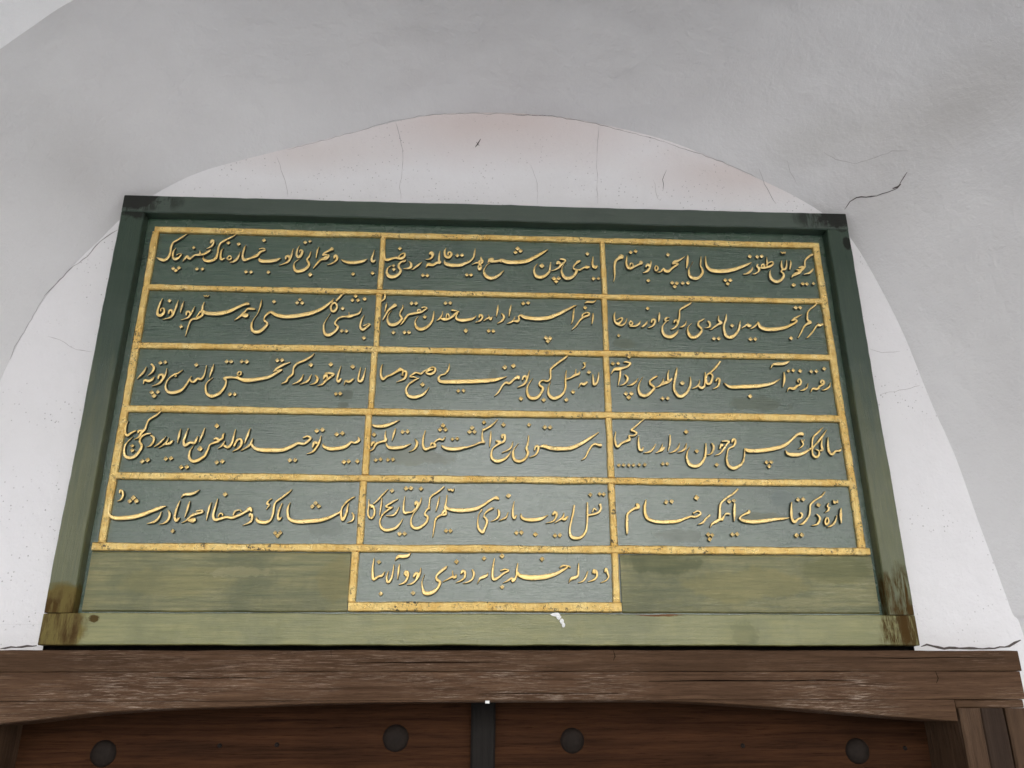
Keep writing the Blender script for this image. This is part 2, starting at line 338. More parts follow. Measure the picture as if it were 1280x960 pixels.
for (a, b) in (((OX0, 1.70), (OX0, 0)), ((OX1, 0), (OX1, 1.70))):   # reveals of the opening
    q = [bm.verts.new(v) for v in ((a[0], YB, a[1]), (b[0], YB, b[1]), (b[0], YB+.35, b[1]), (a[0], YB+.35, a[1]))]; bm.faces.new(q)
link_mesh('recess_wall', bm, M_BACK, wall, smooth=True)
# outer face of the wall round the arch
bm = bmesh.new()
qs = [(p[2], p[3]) for p in prof]; out = []
X0, X1, ZT = -9.0, 9.0, 5.6
cx, cz = .03, 1.4
rim = [row[-1] for row in G]
prev = None
for (x, y, z) in rim:
    if z < 1.75: ox_, oz_ = (X0 if x < 0 else X1), z
    else:
        dx, dz = x-cx, z-1.2
        k = min((X0-cx)/dx if dx < 0 else (X1-cx)/dx if dx > 0 else 1e9, (ZT-1.2)/dz)
        ox_, oz_ = cx+dx*k, 1.2+dz*k
    seg = []
    for j in range(13):
        t = (j/12)**2
        xx, zz = x+(ox_-x)*t, z+(oz_-z)*t
        yy = y if j == 0 else (-(.27+.10*(xx+1.0)))
        if j == 1: pass
        seg.append(bm.verts.new((xx, yy if j == 0 else yy, zz)))
    if prev:
        for k in range(12): bm.faces.new((prev[k], prev[k+1], seg[k+1], seg[k]))
    prev = seg
link_mesh('outer_wall_face', bm, M_FRONT, wall, smooth=False)

# the arcaded porch added out of view to darken the panel's upper gloss: an arched front, piers and a flat plastered ceiling
PY0, PY1, PZT = -6.0, -5.5, 5.20
ARCH = [(.58, 3.90, 3.12, 1.30), (-7.72, 3.90, 3.12, 1.30), (8.88, 3.90, 3.12, 1.30)]     # centre x, half width, spring z, rise
bm = bmesh.new()
def prism(poly):
    fa = [bm.verts.new((x, PY0, z)) for x, z in poly]; fb = [bm.verts.new((x, PY1, z)) for x, z in poly]
    n_ = len(poly); bm.faces.new(fa); bm.faces.new(fb[::-1])
    for k in range(n_): bm.faces.new((fa[k], fb[k], fb[(k+1) % n_], fa[(k+1) % n_]))
for cx_, hw_, zs_, rs_ in ARCH:
    arc = [(cx_+hw_*math.cos(math.pi*k/32), zs_+rs_*math.sin(math.pi*k/32)) for k in range(33)]
    for a, b in zip(arc, arc[1:]): prism([a, (a[0], PZT), (b[0], PZT), b])
for x0, x1 in ((-12.1, -11.62), (-3.82, -3.32), (4.48, 4.98), (12.78, 13.3)):
    prism([(x0, 0), (x1, 0), (x1, PZT), (x0, PZT)])
box(bm, -12.1, 13.3, PY0, 1.5, PZT+.004, PZT+.25)
bmesh.ops.recalc_face_normals(bm, faces=bm.faces)
link_mesh('unseen_shade_porch', bm, M_UNSEEN_PORCH, wall)

CRACKS = [
([(-0.4982, 0.0287, 2.9557), (-0.4868, 0.0287, 2.9595), (-0.4751, 0.0287, 2.9656), (-0.4657, 0.0287, 2.9667), (-0.4541, 0.0287, 2.9731), (-0.4407, 0.0288, 2.9763), (-0.4301, 0.0288, 2.9804), (-0.4197, 0.0288, 2.9857), (-0.4083, 0.0288, 2.987), (-0.3976, 0.0289, 2.9916), (-0.3861, 0.0286, 2.9981), (-0.3745, 0.0289, 3.0004), (-0.3648, 0.0279, 3.0061), (-0.352, 0.0289, 3.0097), (-0.3413, 0.0289, 3.0125), (-0.3301, 0.0289, 3.0168), (-0.32, 0.0289, 3.0216), (-0.3086, 0.0289, 3.0255), (-0.296, 0.0272, 3.0319), (-0.287, 0.0268, 3.0355), (-0.2733, 0.0275, 3.0398), (-0.263, 0.0265, 3.044), (-0.252, 0.0262, 3.0478), (-0.2411, 0.026, 3.0514), (-0.2268, 0.0274, 3.0547), (-0.2128, 0.0279, 3.0585), (-0.1985, 0.0284, 3.0621), (-0.1853, 0.0261, 3.067), (-0.1721, 0.0268, 3.0696)], 0.0008, 1),
([(-0.171, 0.0282, 3.069), (-0.1581, 0.028, 3.0716), (-0.146, 0.0278, 3.074), (-0.1328, 0.0287, 3.0746), (-0.1218, 0.0282, 3.0773), (-0.1071, 0.0289, 3.0754), (-0.0967, 0.0289, 3.0773), (-0.0829, 0.029, 3.0812), (-0.0704, 0.029, 3.0793), (-0.0557, 0.0291, 3.0827), (-0.0436, 0.0291, 3.0832), (-0.0303, 0.0291, 3.0826), (-0.0169, 0.0291, 3.0806), (-0.0052, 0.0291, 3.081), (0.0071, 0.0291, 3.0851), (0.0215, 0.0291, 3.085), (0.0336, 0.0291, 3.0832), (0.0484, 0.0291, 3.0839), (0.06, 0.0291, 3.0807), (0.0743, 0.0291, 3.0801), (0.0896, 0.0291, 3.0822), (0.1003, 0.0292, 3.0816), (0.1131, 0.0292, 3.0813), (0.1249, 0.0292, 3.0812), (0.1383, 0.0292, 3.0817), (0.149, 0.0289, 3.0813)], 0.0011, 1),
([(0.0478, 0.0291, 3.0817), (0.0606, 0.0291, 3.083), (0.0764, 0.0291, 3.0819), (0.0885, 0.0291, 3.0836), (0.1002, 0.0292, 3.0813), (0.111, 0.0292, 3.0811), (0.1252, 0.029, 3.0832), (0.1373, 0.0292, 3.0818), (0.1495, 0.0283, 3.0815), (0.1618, 0.0293, 3.0788), (0.1717, 0.0288, 3.0789), (0.1859, 0.0294, 3.0739), (0.1967, 0.0294, 3.0738), (0.2099, 0.0294, 3.0724), (0.2212, 0.0294, 3.0699), (0.2333, 0.0293, 3.0662), (0.2452, 0.0293, 3.0646), (0.2588, 0.0292, 3.0634), (0.2701, 0.029, 3.058), (0.2818, 0.0289, 3.056), (0.2959, 0.0287, 3.0521), (0.3063, 0.0286, 3.0473), (0.3205, 0.0285, 3.0447), (0.3317, 0.0283, 3.0405), (0.3458, 0.0282, 3.0368), (0.3584, 0.0281, 3.0346), (0.3691, 0.0281, 3.0294), (0.3828, 0.028, 3.0267), (0.3927, 0.0279, 3.0244), (0.4056, 0.028, 3.0208), (0.4183, 0.0281, 3.0149), (0.4294, 0.0282, 3.0128)], 0.0008, 0),
([(0.4284, 0.0282, 3.0136), (0.4435, 0.0283, 3.0064), (0.4566, 0.0285, 3.0017), (0.4676, 0.0287, 2.996), (0.483, 0.0289, 2.9919), (0.4947, 0.029, 2.9871), (0.5081, 0.0292, 2.9829), (0.523, 0.0293, 2.9797), (0.5329, 0.0294, 2.9723), (0.5488, 0.0295, 2.9679), (0.559, 0.0296, 2.9622), (0.572, 0.0282, 2.9583), (0.5832, 0.0295, 2.9511), (0.5944, 0.0289, 2.946), (0.6047, 0.0286, 2.9406), (0.6163, 0.0282, 2.9346), (0.6294, 0.0283, 2.9272), (0.6418, 0.0276, 2.921), (0.6529, 0.0288, 2.9134)], 0.0009, 1),
([(-0.5229, 0.0286, 2.9356), (-0.5171, 0.0285, 2.9218), (-0.5116, 0.0284, 2.91), (-0.5085, 0.0284, 2.8964), (-0.5029, 0.0283, 2.883), (-0.4962, 0.0283, 2.8672), (-0.4916, 0.0283, 2.8507), (-0.4879, 0.0283, 2.8373), (-0.4849, 0.0284, 2.8212)], 0.0008, 1),
([(-0.2415, 0.0286, 3.0475), (-0.2365, 0.0287, 3.0311), (-0.2328, 0.0288, 3.0167), (-0.228, 0.029, 2.9979), (-0.225, 0.0292, 2.9815), (-0.221, 0.0294, 2.967), (-0.2199, 0.0296, 2.9554), (-0.2187, 0.0298, 2.9377), (-0.219, 0.0299, 2.9254), (-0.2193, 0.03, 2.9106), (-0.2197, 0.0301, 2.8969), (-0.2197, 0.0301, 2.8849), (-0.2228, 0.0302, 2.8706), (-0.2235, 0.0301, 2.8571), (-0.219, 0.0299, 2.8372), (-0.2188, 0.0298, 2.8215)], 0.001, 1),
([(0.0934, 0.0293, 2.9325), (0.0979, 0.0293, 2.9192), (0.1018, 0.0292, 2.9041), (0.1062, 0.0292, 2.8914), (0.1087, 0.0292, 2.8777), (0.1083, 0.0292, 2.8625), (0.1099, 0.0293, 2.8489), (0.1078, 0.0293, 2.8354), (0.1089, 0.0293, 2.8202)], 0.0007, 1),
([(0.2652, 0.029, 3.0534), (0.2654, 0.0291, 3.0396), (0.2642, 0.029, 3.024), (0.2619, 0.029, 3.0103), (0.2609, 0.0289, 2.9944), (0.2595, 0.0288, 2.9799), (0.2585, 0.0288, 2.9672), (0.2575, 0.0287, 2.9511), (0.2557, 0.0286, 2.9376), (0.2564, 0.0285, 2.9214), (0.2577, 0.0285, 2.909), (0.2572, 0.0284, 2.8932), (0.2549, 0.0284, 2.8802), (0.254, 0.0285, 2.8648), (0.2554, 0.0285, 2.8506), (0.2555, 0.0285, 2.8374), (0.2543, 0.0286, 2.8242)], 0.0007, 1),
([(0.4303, 0.0282, 2.9288), (0.4232, 0.0281, 2.9132), (0.4179, 0.0281, 2.8994), (0.4194, 0.0281, 2.8859), (0.4175, 0.0282, 2.8702)], 0.001, 0),
([(0.3943, 0.0279, 2.8987), (0.3988, 0.028, 2.884), (0.398, 0.028, 2.8671), (0.4003, 0.0281, 2.8528), (0.4036, 0.0282, 2.8399)], 0.0007, 1),
([(0.6557, 0.0121, 2.9286), (0.6623, 0.0184, 2.9186), (0.6675, 0.0245, 2.9095), (0.6717, 0.0284, 2.8949), (0.6775, 0.0283, 2.8819), (0.6831, 0.0282, 2.8644), (0.6869, 0.0281, 2.8523), (0.694, 0.0281, 2.8375)], 0.0009, 1),
([(0.7152, -0.0228, 2.9288), (0.7196, -0.0155, 2.9192), (0.7253, -0.0063, 2.9069), (0.7356, -0.0002, 2.8949), (0.7439, 0.0071, 2.8825)], 0.0008, 1),
([(0.8509, 0.0032, 2.8104), (0.8553, -0.0046, 2.8166), (0.8592, -0.0119, 2.8229), (0.8715, -0.0233, 2.8273), (0.8806, -0.0283, 2.8263), (0.8903, -0.0323, 2.8229), (0.8998, -0.0376, 2.8216), (0.9088, -0.0426, 2.8197)], 0.0022, 0),
([(0.9088, -0.0424, 2.8193), (0.9207, -0.0515, 2.8209), (0.9298, -0.0576, 2.8205), (0.9402, -0.0657, 2.8217), (0.9476, -0.0716, 2.8227), (0.9532, -0.0827, 2.8346), (0.9574, -0.0902, 2.8416), (0.962, -0.099, 2.8492)], 0.002, 0),
([(0.9386, -0.0666, 2.8254), (0.948, -0.0733, 2.8252), (0.9529, -0.0793, 2.8294)], 0.005, 0),
([(0.7897, -0.0616, 2.9264), (0.7995, -0.06, 2.9196), (0.8091, -0.06, 2.9145), (0.8172, -0.059, 2.9087), (0.8287, -0.0611, 2.904), (0.8384, -0.0634, 2.9005), (0.8495, -0.0653, 2.8957), (0.8596, -0.0672, 2.8916), (0.8704, -0.0747, 2.8924), (0.8806, -0.0806, 2.8922), (0.8915, -0.0877, 2.8929), (0.9, -0.0933, 2.8936), (0.9099, -0.1006, 2.8947), (0.919, -0.1059, 2.8942), (0.927, -0.1133, 2.8966), (0.9381, -0.1178, 2.8933), (0.9507, -0.1235, 2.8901), (0.9613, -0.13, 2.8888)], 0.0007, 1),
([(-0.8479, 0.0, 2.7039), (-0.876, 0.0289, 2.7103), (-0.8876, 0.0288, 2.6989), (-0.8974, 0.0288, 2.6884), (-0.9041, 0.0288, 2.6783), (-0.9091, 0.0288, 2.6697), (-0.913, 0.0288, 2.6608), (-0.9193, 0.0288, 2.6482), (-0.9276, 0.0288, 2.6408), (-0.9352, 0.0288, 2.6308), (-0.9456, 0.0288, 2.6229), (-0.9528, 0.0288, 2.6135), (-0.959, 0.0286, 2.6037), (-0.9629, 0.0288, 2.5951), (-0.9697, 0.0284, 2.5865), (-0.9758, 0.0285, 2.5755), (-0.9827, 0.028, 2.5643), (-0.9874, 0.0275, 2.5565), (-0.9945, 0.0265, 2.5445)], 0.0016, 1),
([(-0.9936, 0.0269, 2.5452), (-0.9977, 0.0278, 2.5324), (-1.0024, 0.0276, 2.5206), (-1.0052, 0.0285, 2.5087), (-1.0092, 0.0283, 2.4981), (-1.0109, 0.0292, 2.4882), (-1.0151, 0.0285, 2.479), (-1.0182, 0.0287, 2.4679), (-1.0207, 0.0293, 2.4567), (-1.0249, 0.0284, 2.4468), (-1.0283, 0.0283, 2.4345), (-1.0329, 0.0274, 2.4225), (-1.0341, 0.028, 2.4137), (-1.0354, 0.0289, 2.4027), (-1.0379, 0.029, 2.3903)], 0.0008, 1),
([(-0.9688, 0.0291, 2.4479), (-0.9546, 0.029, 2.4439), (-0.9409, 0.029, 2.4397), (-0.9292, 0.0291, 2.4332), (-0.9169, 0.0291, 2.4241), (-0.9025, 0.0291, 2.4174), (-0.891, 0.0291, 2.4163), (-0.8807, 0.0292, 2.4145), (-0.8684, 0.0292, 2.4125)], 0.0008, 1),
([(0.8681, 0.0294, 2.4538), (0.8803, 0.0294, 2.4494), (0.8945, 0.0293, 2.4453), (0.9078, 0.0293, 2.4467), (0.9229, 0.0292, 2.4471), (0.9375, 0.0292, 2.4496)], 0.0007, 1),
([(0.8718, 0.0284, 2.3411), (0.8833, 0.0284, 2.3455), (0.8953, 0.0285, 2.3486), (0.909, 0.0286, 2.3494), (0.9196, 0.0287, 2.3537), (0.9321, 0.0288, 2.3551), (0.9455, 0.0289, 2.3583), (0.9573, 0.029, 2.3633), (0.969, 0.029, 2.3653)], 0.0007, 1),
([(-0.03, 0.029, 3.0051), (-0.0373, 0.0291, 2.9891), (-0.0432, 0.0291, 2.9796)], 0.003, 0),
([(-0.0404, 0.0291, 2.995), (-0.0334, 0.0291, 2.9847)], 0.003, 0),
([(0.8673, 0.0289, 1.8002), (0.8797, 0.0289, 1.8042), (0.8927, 0.0289, 1.8009), (0.9028, 0.0289, 1.7988), (0.9141, 0.029, 1.7963), (0.9249, 0.029, 1.798), (0.9356, 0.029, 1.7976), (0.9452, 0.029, 1.797), (0.9539, 0.029, 1.7969), (0.9661, 0.029, 1.7972), (0.976, 0.029, 1.7969), (0.9854, 0.029, 1.7963), (0.9953, 0.029, 1.796), (1.0078, 0.029, 1.7971), (1.0181, 0.029, 1.7967), (1.0303, 0.029, 1.7997), (1.0406, 0.029, 1.7994), (1.0497, 0.029, 1.801), (1.0634, 0.029, 1.8079), (1.077, 0.029, 1.8131)], 0.004, 0),
([(-0.9318, 0.0289, 1.7954), (-0.9226, 0.0289, 1.7961), (-0.9123, 0.0289, 1.7983), (-0.9019, 0.0289, 1.7977), (-0.892, 0.0289, 1.7984), (-0.8829, 0.0289, 1.8002), (-0.8727, 0.0289, 1.7998), (-0.8647, 0.0289, 1.8009)], 0.003, 0)]

def ribbon(bm, pts, w):
    pv = None
    n_ = len(pts)
    for i, p in enumerate(pts):
        a, b = Vector(pts[max(i-1, 0)]), Vector(pts[min(i+1, n_-1)])
        view = (Vector(CAM_LOC)-Vector(p)).normalized()
        side = (b-a).cross(view).normalized()
        ww = w*(.55+.75*random.random())*(.35 if i in (0, n_-1) else 1)
        c = Vector(p); v = (bm.verts.new(c+side*ww/2), bm.verts.new(c-side*ww/2))
        if pv: bm.faces.new((pv[0], pv[1], v[1], v[0]))
        pv = v
for pts, w, tone in CRACKS:
    bm = bmesh.new(); ribbon(bm, pts, w); link_mesh('crack', bm, M_CRACK if tone == 0 else M_CRACK2, wall)

# ------------------------------------------------------------------ inscription panel
PZ = 1.80; PH = .9966
panel = thing('inscription_panel', 'green wooden panel with gilded raised verses in a gold grid above the door', 'inscription panel', (0, 0, PZ))
def part(name, bm, mat, smooth=False, par=panel): return link_mesh(name, bm, mat, par, smooth)
ZB, ZT_ = 0.0, PH
bm = bmesh.new(); long_box(bm, 'x', -.85, .85, .952, ZT_, .0, .055, 80, .0016, .0025, 1); part('top_rail', bm, M_TOPRAIL)
bm = bmesh.new(); long_box(bm, 'x', -.85, .85, ZB, .0585, .0, .031, 120, .0012, .0018, 2); part('bottom_rail', bm, M_LOWRAIL)
bm = bmesh.new(); long_box(bm, 'z', .0592, .9515, -.851, -.7985, .0006, .055, 90, .0014, .0022, 3); part('stile', bm, M_STILE_L)
bm = bmesh.new(); long_box(bm, 'z', .0592, .9515, .798, .851, .0006, .055, 90, .0014, .0022, 4); part('stile', bm, M_STILE_R)
BOARD_Y = .0280
bm = bmesh.new(); box(bm, -.803, .803, BOARD_Y, .05, .052, .957); part('backboard', bm, M_BOARD)
for x0, x1 in ((-.790, -.281), (.265, .790)):
    bm = bmesh.new(); long_box(bm, 'x', x0, x1, .0640, .1800, .0225, .0275, 40, .0009, .0025, x0); part('plain_board', bm, M_PLAIN)
LINE = [  # gilt fillets: axis, run, centre, width
 ('x', -.777, .782, .9195, .0135), ('x', -.7715, .7705, .7705, .0125), ('x', -.7725, .7705, .6280, .0140), ('x', -.7755, .7715, .4815, .0150), ('x', -.778, .7725, .3350, .0145), ('x', -.791, .789, .1895, .0155),
 ('x', -.279, .263, .0745, .0185),
 ('z', .1970, .9130, -.7745, .0155), ('z', .1970, .9130, .7750, .0160)]
BD = [.9130, .7768, .7642, .6350, .6210, .4890, .4740, .3423, .3277, .1973]
for i in range(0, 10, 2):
    LINE.append(('z', BD[i+1], BD[i], (-.2545, -.2555, -.2585, -.262, -.2645)[i//2], .0120+.0006*i/2)); LINE.append(('z', BD[i+1], BD[i], (.260, .258, .256, .255, .2545)[i//2], .0120+.0006*i/2))
LINE.append(('z', .0838, .1818, -.2720, .0150)); LINE.append(('z', .0838, .1818, .2545, .0150))
for k, (ax, a0, a1, c, w) in enumerate(LINE):
    bm = bmesh.new(); long_box(bm, ax, a0, a1, c-w/2, c+w/2, .0195+.0003*(k % 3), BOARD_Y-.0004, max(6, int((a1-a0)/.005)), .0015, .0020, 11+k)
    bm.faces.ensure_lookup_table()
    part('gilt_fillet', bm, M_GOLDLINE)

